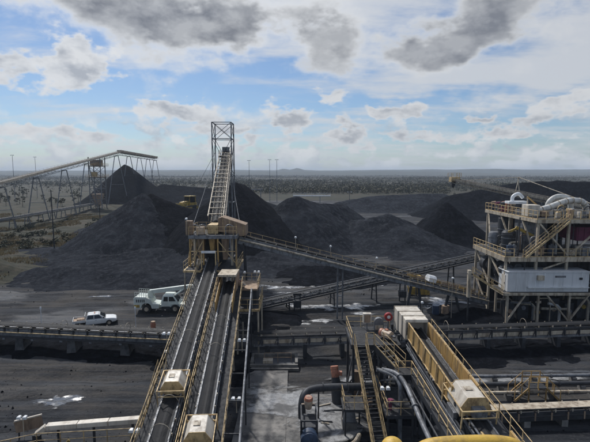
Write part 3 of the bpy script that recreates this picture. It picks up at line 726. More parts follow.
# scrub on the left: bushes one can pick out, and dry grass
BUSH = []
for i in range(3):
    cm = crown_mesh(40 + i, 2.0, 1.5, 9, 30, .20, .8); cm.materials.append(MATS[('leaf_gum', 'leaf_dark', 'leaf_gum')[i]]); BUSH.append(cm)
bush_spots = [(-71, 116), (-67, 119), (-75, 121), (-78, 116), (-64, 123), (-70, 126), (-82, 124), (-60, 129), (-76, 131), (-66, 134), (-72, 138), (-84, 137), (-58, 138), (-88, 129), (-79, 146), (-68, 147), (-92, 145), (-63, 150), (-86, 155), (-74, 158), (-97, 160), (-69, 166), (-90, 170), (-80, 176), (-73, 118), (-69, 115), (-80, 120), (-77, 126), (-86, 133), (-83, 142), (-95, 152), (-71, 152), (-88, 162), (-78, 168), (-100, 172), (-94, 182)]
rb = random.Random(5)
for i, (x, y) in enumerate(bush_spots):
    z = float(ground_h(x, y)); sc = rb.uniform(.7, 1.35)
    o = bpy.data.objects.new('bush', BUSH[i % 3]); C.objects.link(o); o.location = (x, y, z - .75 * sc); o.scale = (sc * 1.2, sc * 1.2, sc); o.rotation_euler.z = rb.uniform(0, 6)
    tag(o, 'low olive bush on the brown scrubby ground left of the broad coal pile', 'bush', 'bushes on the left scrub')
def grass():
    rnd = np.random.RandomState(9); N = 60000
    y = 78 + 130 * rnd.rand(N); x = -48 - 90 * rnd.rand(N)
    m = (x < -54 - .35 * np.clip(y - 95, 0, 60) - np.clip(78 - y, 0, 12)) & (x > -.82 * y) & (fbm(x * .09, y * .09, 3) > .46)
    x, y = np.repeat(x[m][:13000], 5), np.repeat(y[m][:13000], 5); n = len(x); z = ground_h(x, y) - .05
    a = rnd.rand(n) * 6.283; ln = np.repeat(rnd.uniform(.35, .8, n // 5), 5) * rnd.uniform(.6, 1.2, n); dx, dy = np.cos(a), np.sin(a); w = .06 * ln
    co = np.stack([np.stack([x - dy * w, y + dx * w, z], -1), np.stack([x + dy * w, y - dx * w, z], -1), np.stack([x + dx * ln * .5 + dy * w * .2, y + dy * ln * .5 - dx * w * .2, z + ln], -1), np.stack([x + dx * ln * .5 - dy * w * .2, y + dy * ln * .5 + dx * w * .2, z + ln], -1)], 1).reshape(-1, 3)
    o = quads_object('dry_grass', co, 'grass_dry'); o['kind'] = 'stuff'; tag(o, 'dry tan grass on the dirt bank at the left edge', 'grass')
grass()

# ------------------------------------------------------------------ central pair of inclined conveyors
SL, DX = .21, -.0595
def cp(x0, Y, off=0.0, up=0.0): return V((x0 + off + DX * (Y - 29), Y, 3.67 + SL * (Y - 29) + up))
def hood(root, P, d, w=1.7, h=1.15, ln=1.35, z=.05):
    prof = [(-w / 2, 0), (-w / 2, h * .45), (-w * .28, h), (w * .28, h), (w / 2, h * .45), (w / 2, 0)]
    o = MB().prism([P(d - ln / 2, x, y + z) for x, y in prof], [P(d + ln / 2, x, y + z) for x, y in prof]).build('hood', 'hood_cream', root, bevel=.04)
    for e in (-ln / 2 - .012, ln / 2 - .01): MB().prism([P(d + e, x * 1.015, y * 1.015 + z) for x, y in prof], [P(d + e + .03, x * 1.015, y * 1.015 + z) for x, y in prof]).build('hood_rim', 'rail_cream', o)
    MB().prism([P(d - .2, -w * .18, h + z + .004), P(d + .2, -w * .18, h + z + .004), P(d + .2, w * .06, h + z + .004), P(d - .2, w * .06, h + z + .004)],
               [P(d - .2, -w * .18, h + z + .05), P(d + .2, -w * .18, h + z + .05), P(d + .2, w * .06, h + z + .05), P(d - .2, w * .06, h + z + .05)]).build('hatch', 'steel_pale', o)
    f = MB()
    for e in (-ln / 2 - .55, ln / 2 + .45):
        for k in (-1, 1): f.beam(P(d + e, k * w * .56, -.5), P(d + e, k * w * .56, .85), .07)
        f.beam(P(d + e, -w * .56, .82), P(d + e, w * .56, .82), .07); f.beam(P(d + e, -w * .56, .35), P(d + e, w * .56, .35), .06)
    for k in (-1, 1): f.beam(P(d - ln / 2 - .55, k * w * .56, .82), P(d + ln / 2 + .45, k * w * .56, .82), .06)
    f.build('guard_frame', 'rail_cream', root)

lc = thing('inclined_conveyor', (-8.5, 24, 0), 'left of the two long conveyors climbing from the foreground to the central tower', 'conveyor', 'central inclined conveyors')
Pl, Ll, fl = conveyor(lc, cp(-8.75, 13.5), cp(-8.75, 54.8), 1.15, walk=(.8, 0), truss=1.15, idler_step=1.25, steel='steel_grey', rail_step=1.0, chord='steel_dark')
hood(lc, Pl, 17.9)
for k_, (o_, z_, r_, m_) in enumerate(((-.86, -.30, .05, 'steel_dark'), (-.92, -.42, .04, 'steel_grey'), (.84, -.25, .045, 'steel_dark'))):
    MB().tube([cp(-8.75, 14 + j * 1.25, o_, z_ + .05 * math.sin(j * 1.7 + k_)) for j in range(32)], r_, 6).build('cable', m_, lc, True)
# skirt strips beside the belts, wind bars over them
def skirt(root, P, L, w, d0=0):
    for k in (-1, 1): MB().beam(P(d0, k * (w / 2 + .05), .20), P(L, k * (w / 2 + .05), .20), .10, .05, (0, 0, 1)).build('skirt', 'steel_grey', root)
def hoops(root, P, ds, w=1.3, h=.9):
    for d in ds:
        MB().tube([P(d, w / 2 * math.cos(a), .05 + h * math.sin(a)) for a in [math.pi * i / 8 for i in range(9)]], .022, 6).build('hoop', 'steel_pale', root)
skirt(lc, Pl, Ll, 1.15, 0); hoops(lc, Pl, (13.5, 16.2, 24.5, 31), 1.35)
for Y in (16, 21, 26, 31.5, 37.0, 42.2, 50.6):
    p = cp(-8.75, Y, 0, -1.25); trestle(lc, p, .25, 0, .16, -.1, 'steel_pale', width=1.4)
stairs(lc, (-11.15, 29.6, .0), (-10.75, 34.3, 3.9), .7, 'rail_cream')
MB().beam((-10.95, 34.3, 3.9), (-10.25, 34.3, 3.9), .9, .06, (0, 0, 1)).build('landing', 'grating', lc)
rc = thing('inclined_conveyor', (-6.0, 24, 0), 'right of the two long foreground conveyors, ending under a flat pale head frame', 'conveyor', 'central inclined conveyors')
Pr, Lr, fr = conveyor(rc, cp(-6.2, 13.5), cp(-6.2, 48.4), 1.05, walk=(.62, .75), truss=1.1, idler_step=1.25, steel='steel_grey', rail_step=1.2, chord='steel_dark')
hood(rc, Pr, 13.2, 1.75, 1.2, 1.5); skirt(rc, Pr, Lr, 1.05); hoops(rc, Pr, (10.5, 22.5, 27), 1.25)
for Y in (16, 21, 26, 31.5, 37.0, 42.2):
    p = cp(-6.2, Y, 0, -1.2); trestle(rc, p, .25, 0, .16, -.1, 'steel_pale', width=1.3)
# ochre side panels at the head, with a flat pale frame over the mouth
for k in (-1, 1):
    for i in range(5):
        d = Lr - 6.4 + i * 1.28
        MB().quad_box([Pr(d, k * .82 - .03, -.2), Pr(d + 1.22, k * .82 - .03, -.2), Pr(d + 1.22, k * .82 + .03, -.2), Pr(d, k * .82 + .03, -.2),
                       Pr(d, k * .82 - .03, 1.0), Pr(d + 1.22, k * .82 - .03, 1.0), Pr(d + 1.22, k * .82 + .03, 1.0), Pr(d, k * .82 + .03, 1.0)]).build('side_panel', 'panel_ochre', rc)
h0 = cp(-6.2, 48.2)
MB().box(h0.x - 1.0, h0.x + 1.0, 46.6, 49.4, h0.z + 1.05, h0.z + 1.3).build('head_frame', 'steel_pale', rc, bevel=.03)
for k in (-1, 1):
    MB().box(h0.x + k * .95 - .05, h0.x + k * .95 + .05, 46.7, 49.3, h0.z - .5, h0.z + 1.04).build('head_side', 'tan_clad', rc)
    MB().box(h0.x + k * .8 - .08, h0.x + k * .8 + .08, 48.9, 49.2, -.1, h0.z - .4).build('leg', 'steel_pale', rc)
wp = thing('water_pipe', (-3.5, 24, 0), 'pale grey water pipe on brackets beside the right foreground conveyor', 'pipe')
q = [cp(-6.2, Y, 2.55, .1) for Y in (14, 20, 30, 40, 46.6)]; MB().tube(q + [q[-1] + V((0, .35, -.35)), q[-1] + V((0, .45, -3))], .085, 8).build('pipe', 'steel_grey', wp, True)
for Y in range(15, 47, 3):
    p = cp(-6.2, Y, 2.55, 0); MB().beam(p + V((-1.15, 0, -.15)), p + V((.1, 0, -.15)), .07).build('bracket', 'steel_dark', wp)
    if Y % 6 == 3: MB().beam(p + V((0, 0, -.2)), (p.x, p.y, -.1), .1).build('post', 'steel_dark', wp)

# second transfer house at the head of the right conveyor
t2 = thing('transfer_platform', (-5.2, 49.5, 0), 'small tan-roofed transfer platform right of the central conveyors with an orange motor', 'platform')
MB().box(-6.2, -4.15, 48.0, 51.8, 6.9, 7.08).build('roof', 'tan_clad', t2)
MB().box(-6.0, -4.3, 48.3, 51.6, 3.2, 6.88).build('chute', 'steel_dark', t2)
deck(t2, -6.4, -3.9, 46.6, 52.0, 5.2, 'rail_cream', .25)
handrail_mb([(-6.4, 46.6, 5.2), (-3.9, 46.6, 5.2), (-3.9, 52, 5.2)], 1.05, 1.2).build('handrail', 'rail_cream', t2)
handrail_mb([(-6.2, 51.8, 7.1), (-4.15, 51.8, 7.1), (-4.15, 48.0, 7.1)], .9, 1.2).build('handrail', 'rail_cream', t2)
for x in (-6.3, -4.0):
    for y in (46.8, 51.8): MB().beam((x, y, -.1), (x, y, 5.1), .18).build('leg', 'steel_pale', t2)
def motor(name, p, ang, label, r=.28, ln=.85, cap='orange_motor', bodym='pale_motor', tilt=0.0, base=True):
    """electric drive motor: finned barrel, fan cowl, shaft, terminal box, feet"""
    t = thing(name, p, label, 'motor', 'drive motors'); p = V(p)
    d = V((math.cos(ang) * math.cos(tilt), math.sin(ang) * math.cos(tilt), math.sin(tilt))); c = p + V((0, 0, r + .12))
    MB().tube([c - d * ln * .42, c - d * ln * .40, c + d * ln * .28, c + d * ln * .30], [r * .8, r, r, r * .75], 14).build('barrel', bodym, t, True)
    f = MB()
    for i in range(10):
        a = 2 * math.pi * i / 10; sd = d.cross(V((0, 0, 1))).normalized(); uu = sd.cross(d); e = (sd * math.cos(a) + uu * math.sin(a)) * r
        f.beam(c + e - d * ln * .36, c + e + d * ln * .24, .03, .06, e)
    f.build('fins', bodym, t)
    MB().tube([c + d * ln * .30, c + d * ln * .34, c + d * ln * .52, c + d * ln * .56], [r * .95, r * 1.06, r * 1.02, r * .7], 14).build('fan_cowl', cap, t, True)
    MB().tube([c - d * ln * .40, c - d * ln * .75], r * .25, 8).build('shaft', 'steel_grey', t, True)
    s_ = d.cross(V((0, 0, 1))).normalized()
    MB().beam(c + V((0, 0, r)) - d * .12, c + V((0, 0, r)) + d * .14, .22, .2).build('terminal_box', cap, t)
    MB().beam(c - d * ln * .3 - V((0, 0, r + .05)), c + d * ln * .25 - V((0, 0, r + .05)), r * 1.5, .14).build('foot', 'steel_dark', t)
    return t
motor('drive_motor', (-6.0, 48.5, 7.10), 2.4, 'orange and white drive motor on the small tan-roofed transfer platform', .3, .9)

# ------------------------------------------------------------------ central transfer tower and stacker gallery
tt = thing('transfer_tower', (-10.2, 56.5, 0), 'tan and grey transfer tower where the central conveyors meet the stacker', 'tower')
for x in (-12.6, -7.9):
    for y in (54.8, 58.6): MB().beam((x, y, -.1), (x, y, 12.0), .26).build('column', 'steel_pale', tt)
for z0, z1 in ((.3, 4), (4, 8), (8, 12)):
    for x in (-12.6, -7.9):
        MB().beam((x, 54.8, z0), (x, 58.6, z1), .10).build('brace', 'steel_dark', tt)
    MB().beam((-12.6, 58.6, z0), (-7.9, 58.6, z1), .10).build('brace', 'steel_dark', tt)
    MB().beam((-12.6, 58.6, z1), (-7.9, 58.6, z1 - .02), .14).build('girt', 'steel_pale', tt)
deck(tt, -13.1, -7.2, 53.9, 59.0, 12.25, 'steel_grey', .45)
handrail_mb([(-7.2, 54.2, 12.25), (-7.6, 53.9, 12.25), (-13.1, 53.9, 12.25), (-13.1, 59, 12.25), (-7.2, 59, 12.25)], 1.05, 1.1).build('handrail', 'rail_cream', tt)
for x0, x1, y0, y1, z0, z1, mt in ((-12.2, -11.4, 54.6, 56.0, 9.3, 11.8, 'tan_clad'), (-10.8, -10.0, 54.6, 56.4, 10.2, 11.8, 'panel_ochre'), (-9.2, -8.5, 54.6, 56.6, 9.0, 11.8, 'tan_clad'), (-11.8, -8.8, 56.8, 58.2, 3.0, 11.8, 'steel_dark')):
    cxm, cym = (x0 + x1) / 2, (y0 + y1) / 2
    MB().prism([(cxm + (x - cxm) * .62, cym + (y - cym) * .7, z0) for x, y in ((x0, y0), (x1, y0), (x1, y1), (x0, y1))], [(x, y, z1) for x, y in ((x0, y0), (x1, y0), (x1, y1), (x0, y1))]).build('chute', mt, tt)
for x in (-13.0, -11.35, -9.55, -7.3):
    MB().beam((x, 54.1, 8.3), (x, 54.1, 11.85), .17).build('post', 'panel_ochre', tt)
for a_, b_ in (((-13.0, 54.1, 8.6), (-11.35, 54.1, 11.6)), ((-7.3, 54.1, 8.6), (-9.55, 54.1, 11.6)), ((-13.0, 54.1, 10.2), (-7.3, 54.1, 10.2)), ((-13.0, 58.9, 8.5), (-13.0, 54.2, 11.8))):
    MB().beam(a_, b_, .1).build('brace', 'rail_cream', tt)
for x0_, z0_ in ((-12.9, 12.3), (-11.9, 12.3), (-8.6, 12.3)): MB().tube(arc([(x0_, 54.4, z0_), (x0_, 54.4, z0_ + .9), (x0_ + .4, 54.5, z0_ + 1.2), (x0_ + .9, 54.8, z0_ + .9)], 4), .07, 6).build('conduit', 'steel_grey', tt, True)
for k in (-1, 1):
    MB().beam((-6.6, 56.6 + k * .5, 10.9), (-6.2, 56.6 + k * 1.1, -.1), .2).build('raker_leg', 'steel_dark', tt)
for z in (3, 6, 9): MB().beam((-6.45, 55.8, z), (-6.45, 57.4, z), .1).build('raker_tie', 'steel_dark', tt)
MB().box(-13.5, -12.7, 54.0, 54.9, 12.3, 14.0).build('control_cabinet', 'tan_clad', tt, bevel=.03)
MB().box(-12.3, -11.3, 54.3, 55.2, 12.27, 13.2).build('gearbox', 'pale_motor', tt, bevel=.05)
MB().box(-11.0, -9.7, 55.0, 57.6, 12.27, 13.4).build('drive_guard', 'rail_cream', tt, bevel=.04)
# slanted tan housing over the start of the conveyor running right
hp = [(-9.7, 12.5), (-9.7, 14.2), (-9.2, 14.35), (-6.2, 13.35), (-6.2, 12.0), (-6.8, 11.9), (-8.5, 12.3)]
MB().prism([(x, 55.4, z) for x, z in hp], [(x, 57.9, z) for x, z in hp]).build('housing', 'tan_clad', tt, bevel=.03)
for i in range(4):
    x = -9.1 + i * .85; z = 14.36 - (x + 9.2) * .333
    MB().beam((x, 55.38, z - 1.5), (x, 55.38, z - .03), .06).build('rib', 'rail_cream', tt)
for x0, x1 in ((-13.3, -11.3), (-9.6, -7.0)):
    deck(tt, x0, x1, 51.8, 58.8, 8.3, 'rail_cream', .22)
handrail_mb([(-13.3, 51.8, 8.3), (-13.3, 58.8, 8.3)], 1.05, 1.1).build('handrail', 'rail_cream', tt)
handrail_mb([(-7.0, 51.8, 8.3), (-7.0, 58.8, 8.3)], 1.05, 1.1).build('handrail', 'rail_cream', tt)
for x in (-13.2, -11.4, -9.5, -7.1): MB().beam((x, 51.9, -.1), (x, 51.9, 8.1), .16).build('leg', 'steel_pale', tt)
stairs(tt, (-12.9, 54.0, 8.3), (-12.9, 57.6, 12.2), .7)
MB().beam((-11.3, 52.6, 10.4), (-9.6, 52.6, 10.4), .3, .25).build('crossbeam', 'white_paint', tt)
for x in (-11.3, -9.6): MB().beam((x, 52.6, 8.3), (x, 52.6, 10.45), .12).build('post', 'rail_cream', tt)

sg = thing('stacker_gallery', (-12.1, 72, 0), 'ladder-like stacker gallery climbing from the tan tower to the tall mast', 'conveyor')
A, B = V((-10.6, 58.6, 13.3)), V((-13.9, 89.6, 24.0))
Ps, Ls, fs = conveyor(sg, A, B, 1.0, walk=(.0, .6), truss=1.3, idler_step=1.3, steel='steel_pale', rail='steel_pale', rail_step=2.0, chord='steel_pale', coal=True, stringer_h=.3)
me = MB().box(-1.05, 1.05, -.05, .05, -.05, .05).mesh('rung'); me.materials.append(MATS['steel_pale'])
for i in range(15): place('rung', me, sg, Ps(1.1 + i * 2.05, 0, .75), basis(*fs))
for k in (-1, 1):
    m = MB().beam(Ps(.5, k * 1.02, .75), Ps(Ls, k * 1.02, .75), .11)
    for i in range(15): m.beam(Ps(1.1 + i * 2.05, k * 1.0, -.2), Ps(1.1 + i * 2.05, k * 1.0, .75), .07)
    m.build('side_frame', 'steel_pale', sg)
MB().box(-15.2, -12.9, 88.4, 91.0, 22.9, 23.1).build('head_deck', 'grating', sg)
handrail_mb([(-15.2, 88.4, 23.1), (-15.2, 91, 23.1), (-12.9, 91, 23.1), (-12.9, 88.4, 23.1)], 1.1, .9).build('handrail', 'steel_grey', sg)
MB().box(-14.6, -13.3, 89.6, 90.9, 23.3, 25.0).build('head_chute', 'steel_grey', sg, bevel=.05)
for d in (9.0, 20.0):
    p = Ps(d, 0, -1.4); trestle(sg, p, .8, 0, .2, -.3, 'steel_grey', width=1.3)
mt = thing('stacker_mast', (-14.15, 88, 0), 'tall square steel lattice mast above the head of the central stacker', 'mast')
xs, ys_ = (-16.0, -12.3), (86.4, 90.0); zt = 29.5
for x in xs:
    for y in ys_: MB().beam((x, y, -.3), (x, y, zt), .18).build('leg', 'steel_grey', mt)
lev = [3, 8.5, 14, 19.5, 26.4, zt]
for i, z in enumerate(lev):
    for a, b in (((xs[0], ys_[0]), (xs[1], ys_[0])), ((xs[0], ys_[1]), (xs[1], ys_[1])), ((xs[0], ys_[0]), (xs[0], ys_[1])), ((xs[1], ys_[0]), (xs[1], ys_[1]))):
        MB().beam((a[0], a[1], z), (b[0], b[1], z), .13).build('girt', 'steel_grey', mt)
        if i + 1 < len(lev):
            MB().beam((a[0], a[1], z), (b[0], b[1], lev[i + 1]), .08).build('brace', 'steel_dark', mt)
            if i >= 3: MB().beam((b[0], b[1], z), (a[0], a[1], lev[i + 1]), .08).build('brace', 'steel_dark', mt)
for i, (a, b, lb) in enumerate((((-16.0, 86.4, 22), (-12.9, 54.2, 12.6), 'thin stay cable from the tall mast down to the left of the tan tower'),
                                ((-12.3, 86.4, 20), (-7.4, 58.8, 13.2), 'thin stay cable from the tall mast down to the right of the tan tower'),
                                ((-16.0, 90.0, 24), (-33, 128, 8.5), 'thin guy cable running from the tall mast back towards the bulldozer'))):
    t = thing('stay_cable', a, lb, 'cable'); MB().tube([a, V(a).lerp(V(b), .5) - V((0, 0, .5)), b], .035, 5).build('cable', 'steel_grey', t)

# ------------------------------------------------------------------ conveyor running right from the tower to the plant
cd = thing('sloping_conveyor', (8, 59.4, 0), 'grey girder conveyor sloping down from the central tower to the right plant', 'conveyor')
Pd, Ld, fd = conveyor(cd, (-7.2, 57.0, 11.75), (27.2, 61.4, 2.3), 1.15, walk=(.75, 0), truss=0, idler_step=1.35, steel='steel_grey', rail='rail_cream', stringer_h=.28, rail_step=1.6)
for k in (-1, 1):
    m = MB().beam(Pd(0, k * .74, -.62), Pd(Ld, k * .74, -.62), .22, .62, fd[2]); m.build('box_girder', 'steel_grey', cd)
MB().tube([Pd(0, .95, -.35), Pd(Ld, .95, -.35)], .13, 8).build('service_pipe', 'steel_pale', cd, True)
for i in range(9):
    d = 2 + i * 3.9; MB().beam(Pd(d, .87, -.95), Pd(d, .87, -.3), .10, .06).build('stiffener', 'steel_grey', cd)
pm = Pd(.395 * Ld, 0, -.95)
for k in (-.35, .35):
    MB().beam((pm.x + k, pm.y + .2, -.1), (pm.x + k, pm.y + .2, pm.z), .2).build('leg', 'steel_grey', cd)
MB().beam((pm.x - .35, pm.y + .2, 3.2), (pm.x + .35, pm.y + .2, 3.21), .14).build('tie', 'steel_grey', cd)
for f in (.70, .86):
    pm = Pd(f * Ld, 0, -.95); trestle(cd, pm, .7, 0, .3, -.1, 'steel_dark', s=V((1, 0, 0)), width=1.0)
m = handrail_mb([Pd(Ld * .66, 1.3, -.3), Pd(Ld * .98, 1.3, -.3)], 1.1, 1.1); m.build('handrail', 'rail_cream', cd)
MB().beam(Pd(Ld * .66, 1.05, -.33), Pd(Ld * .98, 1.05, -.33), .5, .05, fd[2]).build('walkway', 'grating', cd)
for i in range(8):
    d = Ld * .67 + i * 1.32; mm = MB().beam(Pd(d, -.78, .1), Pd(d + 1.2, -.78, .1), .05, .8, fd[2]); mm.build('side_panel', 'tan_clad' if i % 3 else 'panel_ochre', cd)
MB().prism([Pd(Ld * .74, x, y) for x, y in ((-.7, .25), (-.7, .8), (-.35, 1.1), (.35, 1.1), (.7, .8), (.7, .25))], [Pd(Ld * .74 + 1.1, x, y) for x, y in ((-.7, .25), (-.7, .8), (-.35, 1.1), (.35, 1.1), (.7, .8), (.7, .25))]).build('hood', 'white_paint', cd, bevel=.04)

c2 = thing('low_rising_conveyor', (12, 67, 0), 'dark conveyor rising to the right behind the grey sloping girder conveyor', 'conveyor')
P2, L2, f2 = conveyor(c2, (-5.6, 61.6, 1.35), (31.5, 73.2, 6.3), 1.15, walk=(0, .7), truss=.8, idler_step=1.5, steel='steel_grey', rail='steel_grey', rail_step=2, chord='steel_dark')
skirt(c2, P2, L2, 1.15)
for f in (.12, .30, .48, .66, .84): trestle(c2, P2(f * L2, 0, -.9), .3, 0, .18, -.15, 'steel_dark', s=f2[1], width=1.2)
for f in (.16, .60):
    pm = P2(f * L2, 0, 0); sb = thing('take_up_tower', (pm.x, pm.y - 1.6, 0), 'squat black counterweight tower %s the dark low rising conveyor' % ('at the left end of' if f < .3 else 'under the crossing of'), 'counterweight')
    for k in (-.45, .45): MB().beam((pm.x + k, pm.y - 1.6, -.1), (pm.x + k * .8, pm.y - 1.6, 2.2 + 2 * f), .16).build('leg', 'steel_dark', sb)
    MB().box(pm.x - .55, pm.x + .55, pm.y - 2.1, pm.y - 1.1, .7, 1.7).build('weight', 'steel_dark', sb, bevel=.05)
    MB().beam((pm.x - .6, pm.y - 1.6, 2.25 + 2 * f), (pm.x + .6, pm.y - 1.6, 2.25 + 2 * f), .3).build('cap', 'steel_dark', sb)

# ------------------------------------------------------------------ yard conveyors crossing the picture
yl = thing('yard_conveyor', (-34, 48.6, 0), 'long black-topped level conveyor on concrete piers in front of the pickup', 'conveyor')
Py, Ly, fy = conveyor(yl, (-64, 52.2, 2.75), (-9.0, 45.7, 2.75), 1.25, walk=(0, 0), truss=0, idler_step=1.6, steel='steel_dark', coal=True)
for k in (-1, 1): MB().beam(Py(0, k * .8, -.75), Py(Ly, k * .8, -.75), .18, .55).build('girder', 'steel_grey', yl)
for i in range(34):
    d = .8 + i * 1.64; MB().beam(Py(d, .86, -.5), Py(d, .86, .12), .11, .16).build('stand', 'steel_dark', yl); MB().beam(Py(d + .14, .82, -.28), Py(d + 1.5, .82, -.28), .04, .3).build('side_plate', 'steel_grey', yl)
MB().tube([Py(0, 1.05, -.42), Py(Ly, 1.05, -.42)], .06, 8).build('service_pipe', 'rail_cream', yl, True)
MB().beam(Py(0, 1.15, -.9), Py(Ly, 1.15, -.9), .5, .05).build('walkway', 'grating', yl)
for i in range(9):
    d = 2.5 + i * 6.2; p = Py(d, 0, 0)
    o = MB().prism([(p.x + x, p.y + y, -.1) for x, y in ((-.55, -.9), (.55, -.9), (.55, .9), (-.55, .9))], [(p.x + x, p.y + y, 1.7) for x, y in ((-.4, -.8), (.4, -.8), (.4, .8), (-.4, .8))]); o.build('pier', 'pier_concrete', yl, bevel=.04)
for i in range(16):
    d = 1.6 + i * 3.4; p = Py(d, 1.3, -.9); MB().beam(p + V((0, 0, -.25)), p + V((0, 0, .0)), .3, .12).build('bracket', 'steel_grey', yl)
yr = thing('yard_conveyor', (28, 48.4, 0), 'long level conveyor with pale triangular stands crossing behind the gallery head box', 'conveyor')
Pz, Lz, fz = conveyor(yr, (-4.5, 46.5, 2.45), (64, 51.2, 2.85), 1.2, walk=(0, 0), truss=0, idler_step=1.6, steel='steel_dark', coal=True)
MB().beam(Pz(0, .8, -1.0), Pz(Lz, .8, -1.0), .12, .22).build('rail', 'steel_grey', yr); MB().beam(Pz(0, -.8, -1.0), Pz(Lz, -.8, -1.0), .12, .22).build('rail', 'steel_grey', yr)
for i in range(40):
    d = .9 + i * 1.7
    MB().beam(Pz(d, .84, -1.0), Pz(d, .84, .05), .11, .14).build('stand', 'steel_dark', yr)
    MB().beam(Pz(d - .12, .84, -.35), Pz(d - .34, .84, -.95), .06, .06).build('knee_brace', 'steel_dark', yr)
    MB().beam(Pz(d + .14, .74, -.62), Pz(d + 1.56, .74, -.62), .05, .42).build('side_plate', 'steel_pale', yr)
for i in range(17):
    p = Pz(1.5 + i * 4.1, 0, 0); MB().box(p.x - .22, p.x + .22, p.y - .9, p.y + .9, -.1, 1.45).build('pier', 'steel_dark', yr, bevel=.03)
hoops(yr, Pz, (21.5, 30.5, 42), 1.4, .8); hoops(yl, Py, (38.5, 46), 1.4, .8)

# ------------------------------------------------------------------ right plant: decks, columns, switchroom, ducts
pb = thing('process_building', (38, 61, 0), 'open multi-level steel process building at the right with cream handrails', 'building')
colx = (32.3, 36.4, 41.0, 46.0, 51.5)
for x in colx:
    for y in (58.3, 66.0, 73.6): MB().beam((x, y, -.1) if y > 60 else (x, y, 4.2), (x, y, 13.4), .30).build('column', 'steel_pale', pb)
for y in (58.0, 62.8, 67.6): MB().beam((28.1, y, -.1) if y > 60 else (28.1, y, 4.2), (28.1, y, 8.3), .28).build('column', 'steel_pale', pb)
for x in (28.1, 32.2, 36.3, 41.0, 46.0):
    for y in (57.0, 60.3): MB().beam((x, y, -.1), (x, y, 3.95), .26).build('column', 'steel_pale', pb)
deck(pb, 27.4, 52.5, 56.6, 60.6, 4.22, 'steel_pale', .34)
deck(pb, 27.8, 52.5, 57.6, 68.0, 8.8, 'steel_pale', .62)
deck(pb, 32.0, 52.5, 58.0, 74.0, 13.75, 'steel_pale', .48)
deck(pb, 29.0, 52.5, 61.0, 67.6, 4.6, 'steel_grey', .3)
handrail_mb([(27.8, 68.0, 8.8), (27.8, 57.6, 8.8), (29.0, 57.6, 8.8)], 1.1, 1.2, .034, kick=True).build('handrail', 'rail_cream', pb)
handrail_mb([(31.0, 57.6, 8.8), (52.5, 57.6, 8.8)], 1.1, 1.5, .034, kick=True).build('handrail', 'rail_cream', pb)
handrail_mb([(36.4, 74, 13.75), (32.0, 74.0, 13.75), (32.0, 58.0, 13.75), (52.5, 58.0, 13.75)], 1.15, 1.15, .036, kick=True).build('handrail', 'rail_cream', pb)
for a, b in (((32.1, 73, 13.3), (30.2, 67.6, 8.9)), ((32.1, 68.5, 13.3), (32.1, 64.5, 8.9)), ((32.1, 62.0, 13.3), (32.1, 58.6, 9.2)), ((32.4, 58.1, 13.2), (36.3, 58.1, 9.0)), ((36.3, 58.1, 8.2), (33.2, 58.1, 7.1)), ((41, 58.1, 13.2), (36.6, 58.1, 9.0)),
             ((28.1, 56.9, .3), (30.4, 56.9, 3.9)), ((36.3, 56.9, .3), (33.2, 56.9, 3.9)), ((36.3, 56.9, .3), (38.8, 56.9, 3.9)), ((32.2, 60.2, .3), (28.2, 60.2, 4.0)), ((41, 58.1, 8.2), (38.9, 58.1, 6.0)), ((28.1, 62.8, 8.2), (28.1, 58.1, 5.0)), ((28.1, 67.6, 8.2), (28.1, 62.9, 4.0)), ((28.1, 62.8, .3), (28.1, 67.5, 4.0))):
    MB().beam(a, b, .2).build('brace', 'steel_pale', pb)
stairs(pb, (30.2, 57.3, 8.82), (35.8, 57.5, 13.6), .7, 'rail_cream')
# tanks, clad bins and machines between the decks
for (x, y, r, z0, z1, mt_) in ((35.0, 64, 1.6, 8.82, 13.1, 'steel_grey'), (31.0, 63.4, 1.0, 8.82, 11.6, 'steel_dark'), (30.2, 66.4, .8, 8.82, 11.0, 'steel_grey'), (39.2, 67, 1.5, 8.82, 13.1, 'steel_dark'), (33.2, 69.0, 1.2, 8.0, 13.1, 'steel_dark')):
    tk = MB().tube([(x, y, z0), (x, y, z1 - .3), (x, y, z1)], [r, r, r * .75], 18).build('tank', mt_, pb, True)
    for f in (.25, .6): MB().tube([(x, y, z0 + (z1 - z0) * f), (x, y, z0 + (z1 - z0) * f + .1)], r + .05, 18).build('band', 'steel_grey', tk, True)
mg = MB().box(38.6, 46.5, 60.0, 64.0, 10.6, 12.5).build('cladding', 'magenta_clad', pb, bevel=.05)
for i in range(9): MB().box(38.8 + i * .82, 38.86 + i * .82, 59.93, 59.98, 10.65, 12.45).build('rib', 'magenta_clad', mg)
MB().box(38.2, 41.6, 58.4, 59.6, 8.85, 10.0).build('cabinet', 'hood_cream', pb, bevel=.04)
MB().box(36.7, 37.7, 58.3, 59.2, 8.85, 9.6).build('cabinet', 'steel_pale', pb, bevel=.04)
for (x, y, z, r, w) in ((28.8, 59.2, 6.7, .9, .8), (29.6, 62.0, 6.2, 1.2, 1.0), (28.9, 65.0, 6.4, 1.1, 1.2), (31.6, 61.9, 6.6, .9, .8)):
    dr = MB().tube([(x, y - w / 2, z), (x, y + w / 2, z)], r, 18).build('fan_drum', 'steel_dark', pb, True)
    MB().tube([(x, y - w / 2 - .05, z), (x, y - w / 2 - .01, z)], [r * .55, r * .6], 14).build('hub', 'steel_grey', dr)
    MB().box(x - r * .6, x + r * .6, y - w / 2, y + w / 2, 4.62, z - r * .7).build('pedestal', 'steel_dark', pb)
